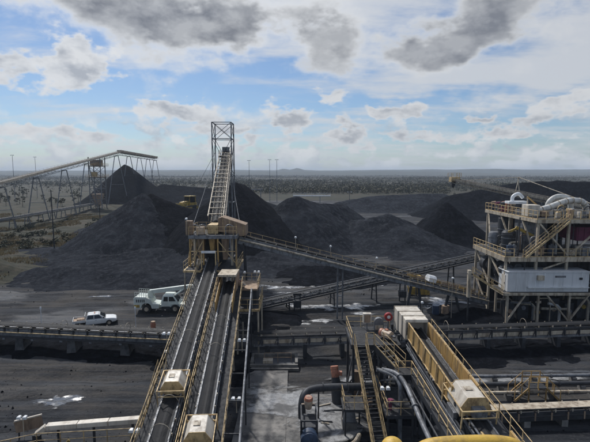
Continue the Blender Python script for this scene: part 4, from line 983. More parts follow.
for x in (33.0, 36.8, 41.6, 46.5):
    MB().box(x, x + 2.6, 61.4, 65.0, 4.62, 8.0).build('screen', 'steel_dark', pb, bevel=.06)
    MB().prism([(x + .3, 61.6, 1.6), (x + 1.9, 61.6, 1.6), (x + 1.9, 63, 1.6), (x + .3, 63, 1.6)], [(x, 61.2, 4.2), (x + 2.4, 61.2, 4.2), (x + 2.4, 64.6, 4.2), (x, 64.6, 4.2)]).build('underflow_hopper', 'steel_dark', pb)
for i in range(6): MB().box(28.6 + i * 4.0, 32.4 + i * 4.0, 67.2, 67.4, .0, 4.2).build('splash_wall', 'steel_dark', pb)
for i, (x, w, h) in enumerate(((28.6, 1.2, 2.4), (30.4, 1.5, 3.2), (32.8, 1.0, 1.8), (34.3, 1.6, 3.0), (36.8, 1.3, 2.2), (38.7, 1.7, 3.3), (41.3, 1.4, 2.6), (43.5, 1.6, 3.1))):
    o = MB().box(x, x + w, 58.4 + .3 * (i % 3), 60.0 + .3 * (i % 3), -.1, h).build('pump_skid', 'steel_dark', pb, bevel=.06)
    MB().tube([(x + w * .5, 58.2 + .3 * (i % 3), h * .5), (x + w * .5, 58.42 + .3 * (i % 3), h * .5)], .3, 12).build('coupling_guard', ('tan_clad', 'steel_grey', 'machine_yellow')[i % 3], o, True)
rq = random.Random(14)
PM = ('steel_dark', 'steel_grey', 'duct_white', 'steel_pale', 'tan_clad', 'rail_cream')
for i in range(26):      # process pipes at ground level
    x = rq.uniform(28.5, 43); y = rq.uniform(57.8, 63); z = rq.choice((.9, 1.6, 2.4, 3.1)); L_ = rq.uniform(1.2, 4)
    MB().tube([(x, y, z), (x + L_, y, z + rq.uniform(-.3, .3)), (x + L_ + .3, y, z - .6), (x + L_ + .3, y, -.1)], rq.choice((.08, .12, .18)), 7).build('pipe', rq.choice(PM), pb, True)
for i in range(22):      # risers and lines between the decks
    x = rq.uniform(28.6, 42); y = rq.uniform(58.6, 66); z0, z1 = ((8.8, 13.4) if x > 32.5 else (8.8, rq.uniform(10, 11.6))); r = rq.choice((.06, .09, .13))
    MB().tube(arc([(x, y, z0), (x, y, z1 - .7), (x + .25, y, z1 - .2), (x + rq.uniform(.8, 2.6), y, z1 - .15)], 4), r, 7).build('pipe', rq.choice(PM), pb, True)
for i in range(12):      # pumps, boxes and valves standing on the middle deck
    x = rq.uniform(28.4, 42); y = rq.uniform(58.3, 60.2); w = rq.uniform(.25, .5); h = rq.uniform(.5, 1.3)
    o = MB().box(x - w, x + w, y - w * .7, y + w * .7, 8.81, 8.81 + h).build('equipment_box', rq.choice(('steel_dark', 'steel_grey', 'hood_cream', 'tan_clad', 'blue_paint')), pb, bevel=.04)
    MB().tube([(x, y, 8.8 + h), (x, y, 9.0 + h)], w * .5, 10).build('cap', 'steel_grey', o, True)
# white ducts and machines on the top deck
d1p = arc([(34.6, 62.6, 14.6), (36.2, 62.8, 15.0), (38.2, 63, 15.7), (39.6, 63.2, 15.95), (41.2, 63.4, 15.75), (42.0, 63.6, 14.9), (42.1, 63.6, 13.8)])
d1 = MB().tube(d1p, .43, 14).build('duct', 'duct_white', pb, True)
for i in range(2, len(d1p) - 6, 4): MB().tube([d1p[i], d1p[i] + (d1p[i + 1] - d1p[i]).normalized() * .09], .49, 14).build('flange', 'steel_pale', d1, True)
MB().tube(arc([(37.0, 64.6, 13.8), (37.1, 64.6, 15.4), (38.0, 64.6, 16.3), (39.2, 64.6, 16.4), (40.2, 64.6, 15.8), (40.5, 64.6, 13.8)]), .38, 12).build('duct', 'duct_white', pb, True)
MB().box(32.6, 34.3, 61.6, 63.4, 13.78, 15.4).build('blower_box', 'hood_cream', pb, bevel=.06)
MB().box(34.4, 35.3, 61.2, 62.3, 13.78, 14.5).build('blower_base', 'tan_clad', pb, bevel=.04)
MB().box(32.3, 35.2, 66.6, 68.0, 15.2, 15.6).build('roof_hood', 'white_paint', pb, bevel=.04)
for x in (32.5, 35.0): MB().beam((x, 67.2, 13.75), (x, 67.2, 15.25), .12).build('post', 'steel_pale', pb)
MB().tube(arc([(33.0, 67.1, 15.5), (33.1, 67.1, 16.3), (33.9, 67.1, 16.7), (34.6, 67.1, 16.1)]), .26, 10).build('vent', 'white_paint', pb, True)
for i in range(9):
    x = 32.6 + (i % 3) * .85; y = 69.4 + (i // 3) * 1.5; c_ = ('magenta_clad', 'steel_dark', 'steel_grey', 'orange_motor', 'blue_paint', 'steel_pale', 'tan_clad')
    v_ = MB().tube([(x, y, 13.8), (x, y, 14.6)], [.34, .28], 10).build('valve_body', c_[(i * 3) % 7], pb, True)
    MB().tube([(x - .35, y, 14.95), (x + .3, y, 15.0)], [.25, .28], 10).build('actuator', c_[(i * 2 + 1) % 7], v_, True); MB().tube([(x, y, 14.58), (x, y, 14.8)], .1, 8).build('stem', 'steel_dark', v_)
for i in range(14):
    x = rq.uniform(35.5, 44); y = rq.uniform(59.2, 62.0); w = rq.uniform(.2, .5); h = rq.uniform(.5, 1.2)
    MB().box(x - w, x + w, y - w, y + w, 13.76, 13.76 + h).build('equipment_box', rq.choice(('tan_clad', 'hood_cream', 'steel_grey', 'rail_cream', 'steel_dark')), pb, bevel=.05)
    if i % 2: MB().tube(arc([(x, y, 13.9 + h * .8), (x + .2, y, 14.2 + h), (x + .8, y, 14.3 + h), (x + 1.0, y, 13.8)], 4), .08, 7).build('pipe', rq.choice(PM), pb, True)
MB().box(43.6, 45.2, 60.2, 62, 13.78, 15.2).build('cabinet', 'hood_cream', pb, bevel=.05)
MB().box(46.0, 49.0, 59.4, 62, 13.78, 15.6).build('blower_box', 'duct_white', pb, bevel=.05)
MB().beam((30.6, 60.8, 12.4), (33.4, 60.8, 11.0), .30, .36).build('hoist_arm', 'machine_yellow', pb); MB().beam((29.7, 61.0, 11.7), (31.2, 61.0, 12.3), .22, .28).build('hoist_arm', 'machine_yellow', pb)
for x in (30.9, 31.7): MB().beam((x, 61, 8.8), (x, 61, 12.0), .14).build('hoist_post', 'steel_dark', pb)
MB().beam((33.9, 64.5, 16.4), (36.4, 64.2, 14.2), .14, .2).build('hoist_arm', 'panel_ochre', pb); MB().beam((33.95, 64.5, 13.75), (33.95, 64.5, 16.4), .14).build('hoist_post', 'steel_pale', pb)
for x, y, z in ((29.9, 58.4, 8.8), (30.6, 57.9, 4.2)): MB().beam((x, y, z), (x, y, z + 5.2), .12).build('light_pole', 'steel_dark', pb)
# pale landing and sloping rail by the end of the conveyor
MB().box(22.9, 23.3, 57.2, 57.7, 3.4, 7.1).build('stair_panel', 'steel_pale', pb, bevel=.03); MB().beam((23.1, 57.45, -.1), (23.1, 57.45, 3.45), .18).build('post', 'steel_dark', pb)
stairs(pb, (27.0, 56.3, 4.3), (23.4, 57.0, 6.6), .7, 'rail_cream')
MB().beam((23.2, 57.2, 6.6), (23.8, 58.4, 6.6), .9, .08).build('landing', 'grating', pb)

sw = thing('switchroom', (32.6, 58.3, 4.25), 'long white container-like switchroom on the front deck of the right plant', 'switchroom')
MB().box(28.0, 38.7, 56.95, 59.5, 4.27, 6.9).build('shell', 'white_paint', sw, bevel=.03)
me = MB().box(-.03, .03, -.03, .0, -1.2, 1.2).mesh('rib'); me.materials.append(MATS['white_paint'])
for i in range(8): place('rib', me, sw, (29.2 + i * 1.22, 56.945, 5.6))
MB().box(27.9, 38.8, 56.85, 59.6, 6.905, 7.0).build('roof', 'white_paint', sw, bevel=.02)
MB().box(30.6, 38.6, 56.62, 56.94, 4.85, 5.0).build('cable_tray', 'white_paint', sw)
d = MB().box(27.95, 27.995, 57.6, 58.6, 4.3, 6.4).build('door', 'hood_cream', sw); MB().box(27.91, 27.948, 57.7, 57.78, 5.2, 5.4).build('handle', 'steel_dark', d)
MB().box(34.2, 35.6, 56.90, 56.943, 6.2, 6.45).build('sign_plate', 'steel_grey', sw)
MB().box(31.8, 32.6, 56.55, 56.94, 5.9, 6.5).build('air_conditioner', 'steel_pale', sw, bevel=.02); MB().box(37.4, 37.8, 56.88, 56.943, 5.9, 6.2).build('vent', 'steel_dark', sw)

# boom stacker behind the plant
bs = thing('boom_stacker', (62, 100, 0), 'lattice boom stacker with mast and stay rising to the left behind the right plant', 'conveyor')
Pb, Lb, fb = conveyor(bs, (45.4, 126, 18.0), (74, 80, 9.6), 1.3, walk=(0, .7), truss=1.1, idler_step=2.4, steel='steel_pale', rail='steel_pale', rail_step=2.5, chord='steel_pale', coal=False, stringer_h=.55)
mb_ = Pb(19, 0, 0)
for k in (-1, 1): MB().beam(Pb(19, k * .9, -.2), (mb_.x + .6 + k * .15, mb_.y + 1, mb_.z + 3.6), .16).build('mast_leg', 'steel_pale', bs)
top = V((mb_.x + .6, mb_.y + 1, mb_.z + 3.6))
MB().tube([top, Pb(40, .9, .2)], .10, 6).build('stay', 'steel_pale', bs); MB().tube([top, Pb(4, 0, .3)], .05, 6).build('stay', 'steel_pale', bs)
for d in (26, 44): trestle(bs, Pb(d, 0, -1.2), .9, 0, .35, -.1, 'steel_grey', s=fb[1], width=1.5)
MB().box(44.2, 46.6, 125.2, 127.6, 17.2, 18.6).build('head_chute', 'rail_cream', bs, bevel=.06)
handrail_mb([(44.0, 125, 18.6), (46.8, 125, 18.6), (46.8, 127.8, 18.6), (44, 127.8, 18.6)], 1.1, 1.2, .05).build('handrail', 'rail_cream', bs)
MB().tube([(45.2, 126.4, 17.2), (45.1, 126.6, 15.6)], [.6, .4], 10).build('spout', 'steel_dark', bs, True)

# ------------------------------------------------------------------ long trestle gallery at the left
tg = thing('trestle_gallery', (-105, 230, 0), 'long raised conveyor gallery on A-frame legs at the far left', 'conveyor')
pts = [(-102.5, 118, 11.3), (-105.7, 268, 32.0), (-105.9, 340, 30.6)]
for a, b in zip(pts[:-1], pts[1:]):
    P_, L_, F_ = conveyor(tg, a, b, 1.6, walk=(.7, .7), truss=1.9, idlers=False, steel='steel_pale', rail='steel_pale', rail_step=3, chord='steel_grey', coal=False, stringer_h=.7)
for i in range(24):
    a, b = V(pts[1]), V(pts[2]); MB().box(-107.2, -104.4, 269 + i * 3, 270.6 + i * 3, 32.2 - i * .06, 33.1 - i * .06).build('roof_sheet', 'steel_pale', tg)
for Y, sp in ((136, 2.6), (156, 3.0), (178, 3.4), (201, 3.8), (224, 4.2), (264, 6.0), (284, 6.0), (303, 5.6), (321, 5.4), (337, 5.4)):
    z = 11.3 + (Y - 118) * .138 if Y < 268 else 32 - (Y - 268) * .0195
    x = -102.5 - (Y - 118) * .0213 if Y < 268 else -105.8
    for q in (-1, 1):
        MB().beam((x + q * .9, Y + q * .3, z - 1.9), (x + q * (1.2 + sp * .45), Y + q * sp, -.5), .30).build('leg', 'steel_grey', tg)
    MB().beam((x - .9, Y, z - 2), (x + .9, Y, z - 2), .35).build('cap_beam', 'steel_grey', tg)
    f = .4; MB().beam((x - .9 - (.3 + sp * .45) * (1 - f), Y - sp * (1 - f), z * f), (x + .9 + (.3 + sp * .45) * (1 - f), Y + sp * (1 - f), z * f), .18).build('tie', 'steel_grey', tg)
tw = thing('trestle_tower', (-108.5, 243, 0), 'rusty braced transfer tower half way along the left trestle gallery', 'tower')
for x in (-111.5, -105.2):
    for y in (240.5, 246.5): MB().beam((x, y, -.5), (x, y, 28), .4).build('column', 'steel_grey', tw)
for i, z in enumerate((5, 11, 17, 23)):
    for y in (240.5, 246.5):
        MB().beam((-111.5, y, z), (-105.2, y, z), .28).build('girt', 'steel_grey', tw); MB().beam((-111.5, y, z), (-105.2, y, z - 5.5), .18).build('brace', 'steel_grey', tw); MB().beam((-105.2, y, z), (-111.5, y, z - 5.5), .18).build('brace', 'steel_grey', tw)
for z in (17, 23): MB().box(-113, -103.8, 239.4, 247.6, z + .2, z + .4).build('deck', 'tan_clad', tw); handrail_mb([(-113, 239.4, z + .4), (-103.8, 239.4, z + .4), (-103.8, 247.6, z + .4)], 1.2, 2, .06).build('handrail', 'rail_cream', tw)
MB().box(-111, -106, 241, 246, 23.5, 26.5).build('cladding', 'tan_clad', tw, bevel=.1); MB().box(-110, -107, 239.6, 241, 17.5, 20).build('cabinet', 'rail_cream', tw)
MB().prism([(-109, 242, 1), (-107.5, 242, 1), (-107.5, 244, 1), (-109, 244, 1)], [(-111, 241, 8), (-106, 241, 8), (-106, 246, 8), (-111, 246, 8)]).build('hopper', 'tan_clad', tw)
gl = thing('ground_conveyor', (-105, 195, 0), 'low conveyor on short stands leading to the foot of the left rusty tower', 'conveyor')
P_, L_, F_ = conveyor(gl, (-99, 130, 4.2), (-109, 239, 3.2), 1.5, walk=(0, .7), truss=.9, idlers=False, steel='steel_grey', rail='steel_grey', rail_step=3, coal=True, stringer_h=.4)
for i in range(10): trestle(gl, P_(6 + i * 10.8, 0, -1.0), .4, 0, .25, -.4, 'steel_grey', width=1.5)

# far gantries, light masts, poles
def gantry(x0, x1, y, z, legs, label, mat):
    t = thing('gantry', ((x0 + x1) / 2, y, 0), label, 'gantry')
    MB().box(x0, x1, y - .8, y + .8, z - .55, z).build('beam', mat, t, bevel=.05)
    handrail_mb([(x0, y - .7, z), (x1, y - .7, z)], 1.1, 3, .05).build('handrail', mat, t)
    for x in legs:
        for q in (-.6, .6): MB().beam((x, y + q, -1), (x, y + q, z - .5), .28).build('leg', 'steel_grey', t)
gantry(-1, 18.5, 230, 8.0, (1, 13), 'far pale gantry beam above the grey coal ridge in the middle', 'white_paint')
gantry(-30, -16.5, 226, 11.4, (-24, -17.5), 'far dark gantry beam just right of the central mast', 'steel_grey')
masts = [(-17.1, 300, 28.3, 'left of the two tall far light masts beyond the central pile'), (-12.3, 300, 28.3, 'right of the two tall far light masts beyond the central pile'), (-32, 310, 28, 'tall far light mast closest to the right of the lattice stacker mast'),
         (-204, 350, 31.7, 'tall far light mast above the trestle gallery slope at left'), (-190, 300, 31.3, 'tall far light mast nearest the left picture edge'), (26.5, 215, 10.5, 'T-topped pole standing on the coal floor right of the pale gantry')]
for i, (x, y, h, lb) in enumerate(masts):
    t = thing('light_mast', (x, y, 0), lb, 'light mast'); z0 = float(ground_h(x, y)) - .5
    MB().tube([(x, y, z0), (x, y, h)], [.2, .11], 8).build('pole', 'steel_grey', t, True)
    MB().beam((x - 1.1, y, h), (x + 1.1, y, h), .16).build('crossarm', 'steel_grey', t)
    for k in (-.9, .9): MB().box(x + k - .25, x + k + .25, y - .3, y + .1, h - .35, h - .06).build('lamp_head', 'lamp_glass', t)
for i, (x, y, h, lb) in enumerate([(-62.6, 113.5, 15.4, 'tall dark pole rising from the left scrub in front of the trestle'), (-63, 142, 9.7, 'thin dark pole left of the broad coal pile, behind the white markers'), (-13.8, 91.5, 3.5, '')][:2]):
    t = thing('power_pole', (x, y, 0), lb, 'pole'); MB().tube([(x, y, float(ground_h(x, y)) - .5), (x, y, h)], [.16, .11], 8).build('pole', 'steel_dark', t, True); MB().beam((x - .6, y, h - .3), (x + .6, y, h - .3), .1).build('crossarm', 'steel_dark', t)
for i, (x, y) in enumerate([(-66.5, 138), (-63.4, 136.5), (-60.5, 140), (-59.5, 148)]):
    z0 = float(ground_h(x, y)); t = thing('marker', (x, y, z0), 'white marker drum on the scrub edge left of the broad coal pile', 'marker', 'white markers on the scrub')
    MB().tube([(x, y, z0 - .2), (x, y, z0 + .15), (x, y, z0 + .8), (x, y, z0 + .95)], [.48, .5, .44, .3], 10).build('drum', 'white_paint', t, True); MB().tube([(x, y, z0 + .94), (x, y, z0 + 1.2)], .05, 6).build('handle', 'steel_pale', t)

# ------------------------------------------------------------------ ochre-panelled gallery at the lower right
SG = .12
def gp_(Y, off=0.0, up=0.0): return V((10.30 - .062 * (Y - 35) + off, Y, 6.35 + SG * (Y - 35) + up))
ga = thing('panelled_gallery', (11.0, 26, 0), 'conveyor gallery with ochre side panels and cream head box at lower right', 'conveyor')
Pg, Lg, fg = conveyor(ga, gp_(14), gp_(36.6), 1.0, walk=(0, .8), truss=1.0, idler_step=1.25, steel='steel_grey', rail='rail_cream', rail_step=1.3, chord='steel_dark', walk_drop=.1)
skirt(ga, Pg, Lg, 1.0)
for k in (-1, 1):
    for i in range(15):
        d = Lg - .9 - (i + 1) * 1.28
        if d < .3 or (k == 1 and i in (8,)) or (7 <= i <= 9): continue
        h1 = 1.15 if i < 8 else .95
        o = MB().quad_box([Pg(d, k * .80 - .03, -.25), Pg(d + 1.22, k * .80 - .03, -.25), Pg(d + 1.22, k * .80 + .03, -.25), Pg(d, k * .80 + .03, -.25),
                           Pg(d, k * .80 - .03, h1), Pg(d + 1.22, k * .80 - .03, h1), Pg(d + 1.22, k * .80 + .03, h1), Pg(d, k * .80 + .03, h1)]).build('side_panel', 'panel_ochre', ga)
        f = MB()
        for e in (.06, 1.16): f.beam(Pg(d + e, k * .865, -.3), Pg(d + e, k * .865, h1 + .02), .06)
        for z in (-.2, h1): f.beam(Pg(d, k * .865, z), Pg(d + 1.22, k * .865, z), .055)
        f.build('panel_frame', 'rail_cream', o)
# head box in three stepped cream segments
hb = gp_(37.4)
for i, (y0, y1, w, z1) in enumerate(((35.7, 36.7, .95, 1.12), (36.7, 37.7, .99, 1.2), (37.7, 39.0, 1.03, 1.26))):
    x = gp_((y0 + y1) / 2).x - .05; z = hb.z
    o = MB().box(x - w, x + w, y0 + .02, y1, z + (.85 if i == 0 else -.6), z + z1).build('head_box', 'hood_cream', ga, bevel=.05)
    MB().box(x - w - .03, x + w + .03, y1 - .08, y1 + .02, z + z1 - .4, z + z1 + .035).build('lip', 'steel_pale', o)
for k in (-1, 1): x = gp_(36.2).x - .05; MB().box(x + k * .90 - .05, x + k * .90 + .05, 35.74, 36.68, hb.z - .6, hb.z + .84).build('head_cheek', 'hood_cream', ga)
for x in (8.9, 11.6):
    for y in (36.6, 39.2): MB().beam((x, y, -.1), (x, y, hb.z - .5), .2).build('leg', 'steel_dark', ga)
for Y in (17, 22, 27, 32): trestle(ga, gp_(Y, 0, -1.1), .25, 0, .17, -.1, 'steel_dark', width=1.4)
# cream drive cover over the belt with grey motor box
d0 = Lg - 10.4
hood(ga, Pg, d0, 1.9, 1.22, 1.9, .12)
MB().quad_box([Pg(d0 - 1.5, -.3, .2), Pg(d0 - 1.5, .5, .2), Pg(d0 - .92, .5, .2), Pg(d0 - .92, -.3, .2), Pg(d0 - 1.5, -.3, .8), Pg(d0 - 1.5, .5, .8), Pg(d0 - .92, .5, .8), Pg(d0 - .92, -.3, .8)]).build('gear_case', 'steel_grey', ga, bevel=.04)
MB().tube([Pg(d0 - .25, -.95, .45), Pg(d0 - .25, -.99, .45)], .14, 12).build('inspection_port', 'steel_dark', ga)
MB().quad_box([Pg(d0 - .6, -1.15, -1.2), Pg(d0 + .5, -1.15, -1.2), Pg(d0 + .5, -.92, -1.2), Pg(d0 - .6, -.92, -1.2), Pg(d0 - .6, -1.15, .1), Pg(d0 + .5, -1.15, .1), Pg(d0 + .5, -.92, .1), Pg(d0 - .6, -.92, .1)]).build('motor_mount', 'steel_grey', ga, bevel=.03)

# walkway hugging the gallery: landing, diagonal flight, landing, long sloping walk
wk = thing('access_walkway', (8.4, 31, 0), 'cream-railed access walkway stepping down beside the ochre-panelled gallery', 'walkway')
A0, A1 = (6.9, 35.4, 5.75), (8.0, 32.7, 5.0)
stairs(wk, (8.2, 32.75, 4.95), (7.0, 35.4, 5.72), .85, 'rail_cream')
MB().beam((6.55, 35.4, 5.55), (7.75, 32.7, 4.7), .10, .55).build('fascia', 'steel_dark', wk)
deck(wk, 7.75, 9.35, 31.7, 32.75, 4.9, 'steel_dark', .45)
handrail_mb([(7.75, 32.7, 4.9), (7.75, 31.7, 4.9), (8.75, 31.7, 4.9)], 1.05, 1.0).build('handrail', 'rail_cream', wk)
w0, w1 = V((9.15, 31.7, 4.85)), V((10.15, 17, 3.3))
MB().beam(w0, w1, .75, .06).build('walkway', 'grating', wk)
off = V((-.42, 0, 0)); handrail_mb([w0 + off, w1 + off], 1.1, 1.35, .03).build('handrail', 'rail_cream', wk)
MB().beam(w0 + off + V((0, 0, -.16)), w1 + off + V((0, 0, -.16)), .10, .42).build('fascia', 'steel_dark', wk)
MB().tube([w0 + off + V((-.35, 0, -.45)), w1 + off + V((-.35, 0, -.45))], .07, 7).build('hose', 'steel_dark', wk, True)
for x, y, z in ((7.9, 31.9, 4.6), (9.2, 31.9, 4.6), (9.0, 27.5, 4.2), (9.3, 22.5, 3.7), (7.0, 34.6, 5.3)): MB().beam((x, y, -.1), (x, y, z), .16).build('post', 'steel_dark', wk)
for a, b in (((7.0, 34.6, 3.0), (7.9, 32.0, 4.4)), ((7.9, 31.9, 1.0), (5.8, 34.8, 4.8)), ((9.0, 27.5, 1), (9.15, 31, 4.4))): MB().beam(a, b, .12).build('brace', 'steel_grey', wk)

# head platform with the long stair down towards the camera
hpz = 5.72
hd = thing('head_platform', (6.9, 37, 0), 'railed steel platform beside the cream head box, long stair descending to the ground', 'platform')
deck(hd, 4.75, 8.75, 35.4, 39.6, hpz, 'steel_dark', .4)
handrail_mb([(4.75, 35.4, hpz), (4.75, 39.6, hpz), (8.75, 39.6, hpz)], 1.05, 1.2).build('handrail', 'rail_cream', hd)
handrail_mb([(6.0, 35.4, hpz), (6.55, 35.4, hpz)], 1.05, 1.2).build('handrail', 'rail_cream', hd)
for x in (4.9, 6.7, 8.6):
    for y in (35.6, 39.4): MB().beam((x, y, -.1), (x, y, hpz - .2), .2).build('column', 'steel_dark', hd)
for a, b in (((4.9, 35.6, .2), (6.7, 35.6, 5.2)), ((8.6, 35.6, .2), (6.7, 35.6, 5.2)), ((4.9, 35.6, 5.0), (4.9, 39.4, .4)), ((4.9, 39.4, .2), (8.6, 39.4, 5.2))): MB().beam(a, b, .12).build('brace', 'steel_grey', hd)
stairs(hd, (6.05, 28.8, .1), (5.4, 35.3, hpz), .95, 'rail_cream')
deck(hd, 6.7, 8.7, 30.4, 34.6, 2.4, 'steel_dark', .25)
handrail_mb([(6.7, 34.6, 2.4), (6.7, 30.4, 2.4), (8.7, 30.4, 2.4)], 1.05, 1.0).build('handrail', 'rail_cream', hd)
for x, y in ((6.8, 30.5), (8.6, 30.5), (8.6, 34.4)): MB().beam((x, y, -.1), (x, y, 2.3), .14).build('post', 'steel_dark', hd)
deck(hd, 3.7, 5.2, 31.4, 33.2, 2.3, 'steel_dark', .2)
handrail_mb([(3.7, 33.2, 2.3), (3.7, 31.4, 2.3), (5.2, 31.4, 2.3)], 1.05, .9).build('handrail', 'rail_cream', hd)
for x, y in ((3.8, 31.5), (3.8, 33.1), (5.1, 33.1)): MB().beam((x, y, -.1), (x, y, 2.2), .12).build('post', 'steel_dark', hd)
motor('drive_motor', (7.85, 36.6, hpz + .005), R(128), 'orange-capped drive motor lying on the platform beside the cream head box', .34, 1.25)
hr = thing('hose_reel', (8.5, 38.9, hpz), 'round red hose reel beside the cream head box', 'hose reel')
MB().tube([(8.5, 38.85, hpz + 1.2), (8.5, 39.15, hpz + 1.2)], .37, 20).build('drum', 'red_paint', hr, True); MB().tube([(8.5, 38.80, hpz + 1.2), (8.5, 38.85, hpz + 1.2)], [.13, .16], 12).build('hub', 'lamp_glass', hr)
MB().beam((8.5, 39.1, hpz), (8.5, 39.1, hpz + 1.2), .12).build('stand', 'steel_grey', hr)
gm = thing('guard_cover', (7.6, 38.9, hpz), 'grey dome-topped guard on the platform left of the red hose reel', 'guard')
MB().prism([(7.6 + .42 * math.cos(math.pi * i / 8), 38.7, hpz + .75 + .42 * math.sin(math.pi * i / 8)) for i in range(9)] + [(7.18, 38.7, hpz), (8.02, 38.7, hpz)], [(7.6 + .42 * math.cos(math.pi * i / 8), 39.1, hpz + .75 + .42 * math.sin(math.pi * i / 8)) for i in range(9)] + [(7.18, 39.1, hpz), (8.02, 39.1, hpz)]).build('cover', 'steel_grey', gm)
MB().box(7.25, 7.95, 38.66, 38.695, hpz + .1, hpz + .5).build('plate', 'steel_pale', gm)
cb = thing('control_box', (6.6, 39.1, hpz), 'small cream control box on the platform, left of the grey dome guard', 'control box')
MB().box(6.2, 6.95, 38.9, 39.3, hpz + .6, hpz + 1.5).build('box', 'hood_cream', cb, bevel=.03); MB().box(6.3, 6.85, 38.86, 38.895, hpz + .7, hpz + 1.4).build('door', 'tan_clad', cb); MB().beam((6.57, 39.1, hpz), (6.57, 39.1, hpz + .62), .1).build('stand', 'steel_grey', cb)

rq = random.Random(77)
for i in range(16):
    x = rq.uniform(5.2, 8.4); y = rq.uniform(35.8, 39.0); z = rq.uniform(.8, 4.9); L_ = rq.uniform(.8, 2.4)
    MB().tube(arc([(x, y, z), (x + L_ * .5, y - .1, z + rq.uniform(-.2, .2)), (x + L_, y - .2, z - .1), (x + L_ + .1, y - .25, z - .7), (x + L_ + .1, y - .25, -.1)], 3), rq.choice((.05, .08, .12)), 7).build('pipe', rq.choice(('steel_dark', 'steel_grey', 'tan_clad', 'rail_cream', 'steel_pale')), hd, True)
for i in range(7):
    x = rq.uniform(5.2, 8.2); y = rq.uniform(35.9, 38.8); w = rq.uniform(.2, .45); MB().box(x - w, x + w, y - w, y + w, -.1, rq.uniform(.6, 2.6)).build('equipment_box', rq.choice(('steel_dark', 'steel_grey', 'tan_clad')), hd, bevel=.04)
for k_, (o_, z_, r_, m_) in enumerate(((-1.05, -.35, .06, 'steel_dark'), (-1.15, -.5, .045, 'steel_grey'), (.98, -.2, .05, 'steel_dark'))):
    MB().tube([gp_(15 + j * 1.0, o_, z_ + .05 * math.sin(j * 1.3 + k_)) for j in range(21)], r_, 6).build('cable', m_, ga, True)
MB().beam(gp_(15, -1.0, -.75), gp_(35, -1.0, -.75), .3, .08).build('cable_tray', 'steel_grey', ga)
# grey pipes under the walkway
p1 = thing('bent_pipe', (8.0, 30, 0), 'thick grey pipe bending down below the access walkway', 'pipe')
MB().tube(arc([(6.9, 33.2, 4.6), (7.6, 31.6, 5.0), (8.0, 30.6, 4.7), (8.15, 29.2, 4.3), (8.3, 27.2, 3.7), (8.6, 24.5, 3.0), (9.0, 21, 2.2), (9.0, 20.5, -.1)]), .17, 10).build('pipe', 'steel_grey', p1, True)
for i, q in enumerate(((7.75, 31.3, 4.95), (8.2, 28.6, 4.12), (8.45, 25.7, 3.3))):
    MB().tube([V(q) + V((0, .05, .01)), V(q) - V((0, .05, .02))], .24, 12).build('flange', 'steel_grey', p1, True)
p2 = thing('down_pipe', (7.7, 30.6, 0), 'thick grey vertical pipe below the access walkway, left of the bent one', 'pipe')
MB().tube(arc([(6.6, 33.6, 4.4), (7.4, 31.9, 4.75), (7.7, 31.0, 4.5), (7.75, 30.8, 3.8), (7.75, 30.8, 1.5), (7.75, 30.8, -.1)]), .16, 10).build('pipe', 'steel_grey', p2, True)
MB().tube([(7.75, 30.8, 2.9), (7.75, 30.8, 3.02)], .23, 12).build('flange', 'steel_dark', p2, True)
vv = thing('hand_valve', (7.1, 31.2, 2.4), 'dark red valve on the low deck under the walkway', 'valve')
MB().tube([(7.1, 31.2, 2.4), (7.1, 31.2, 2.9)], .13, 8).build('body', 'magenta_clad', vv, True); MB().tube([(7.1, 31.2, 2.9), (7.1, 31.2, 3.15)], .05, 6).build('stem', 'steel_grey', vv); MB().tube([(7.1, 31.2, 3.12), (7.1, 31.2, 3.18)], .24, 12).build('wheel', 'magenta_clad', vv)

# ------------------------------------------------------------------ sump pumps, duct and pads in the middle foreground
pad = thing('concrete_apron', (-2.4, 33, 0), 'wet patched concrete apron in front of the black elbow duct', 'concrete pad')
rq = random.Random(19)
for i in range(2):
    for j in range(3):
        x0, y0 = -4.7 + i * 4.0, 28.4 + j * 4.75
        if (i, j) == (1, 2): continue
        zt = .105 + .022 * rq.random(); w = .004 + .008 * rq.random()
        MB().quad_box([(x0 + w, y0 + w, -.15), (x0 + 3.99, y0 + w, -.15), (x0 + 3.99, y0 + 4.74, -.15), (x0 + w, y0 + 4.74, -.15),
                       (x0 + w, y0 + w, zt + .01 * rq.random()), (x0 + 3.99, y0 + w, zt), (x0 + 3.99, y0 + 4.74, zt + .015 * rq.random()), (x0 + w, y0 + 4.74, zt)]).build('slab', 'wet_concrete', pad, bevel=.006)
sp_ = thing('sump_box', (-2.6, 46.2, 0), 'low open concrete sump box with cream rails behind the wet apron', 'sump')
for x0, x1, y0, y1, h in ((-4.6, .3, 43.2, 43.5, .45), (-4.6, -4.3, 43.52, 45.8, .6), (.0, .3, 43.52, 45.8, .6), (-4.28, -.02, 45.5, 45.8, .6)): MB().box(x0, x1, y0, y1, -.1, h).build('wall', 'concrete', sp_, bevel=.03)
MB().box(-4.28, -.02, 43.52, 45.48, .05, .2).build('water', 'return_rubber', sp_)
handrail_mb([(-3.2, 44.4, .2), (-.4, 44.4, .2)], 1.0, 1.2, .03).build('handrail', 'tan_clad', sp_)
MB().box(-3.3, -2.3, 43.55, 44.2, .2, .75).build('weir_box', 'steel_pale', sp_, bevel=.02)
MB().box(-4.7, .4, 42.85, 43.18, -.1, .2).build('step', 'wet_concrete', sp_, bevel=.03)

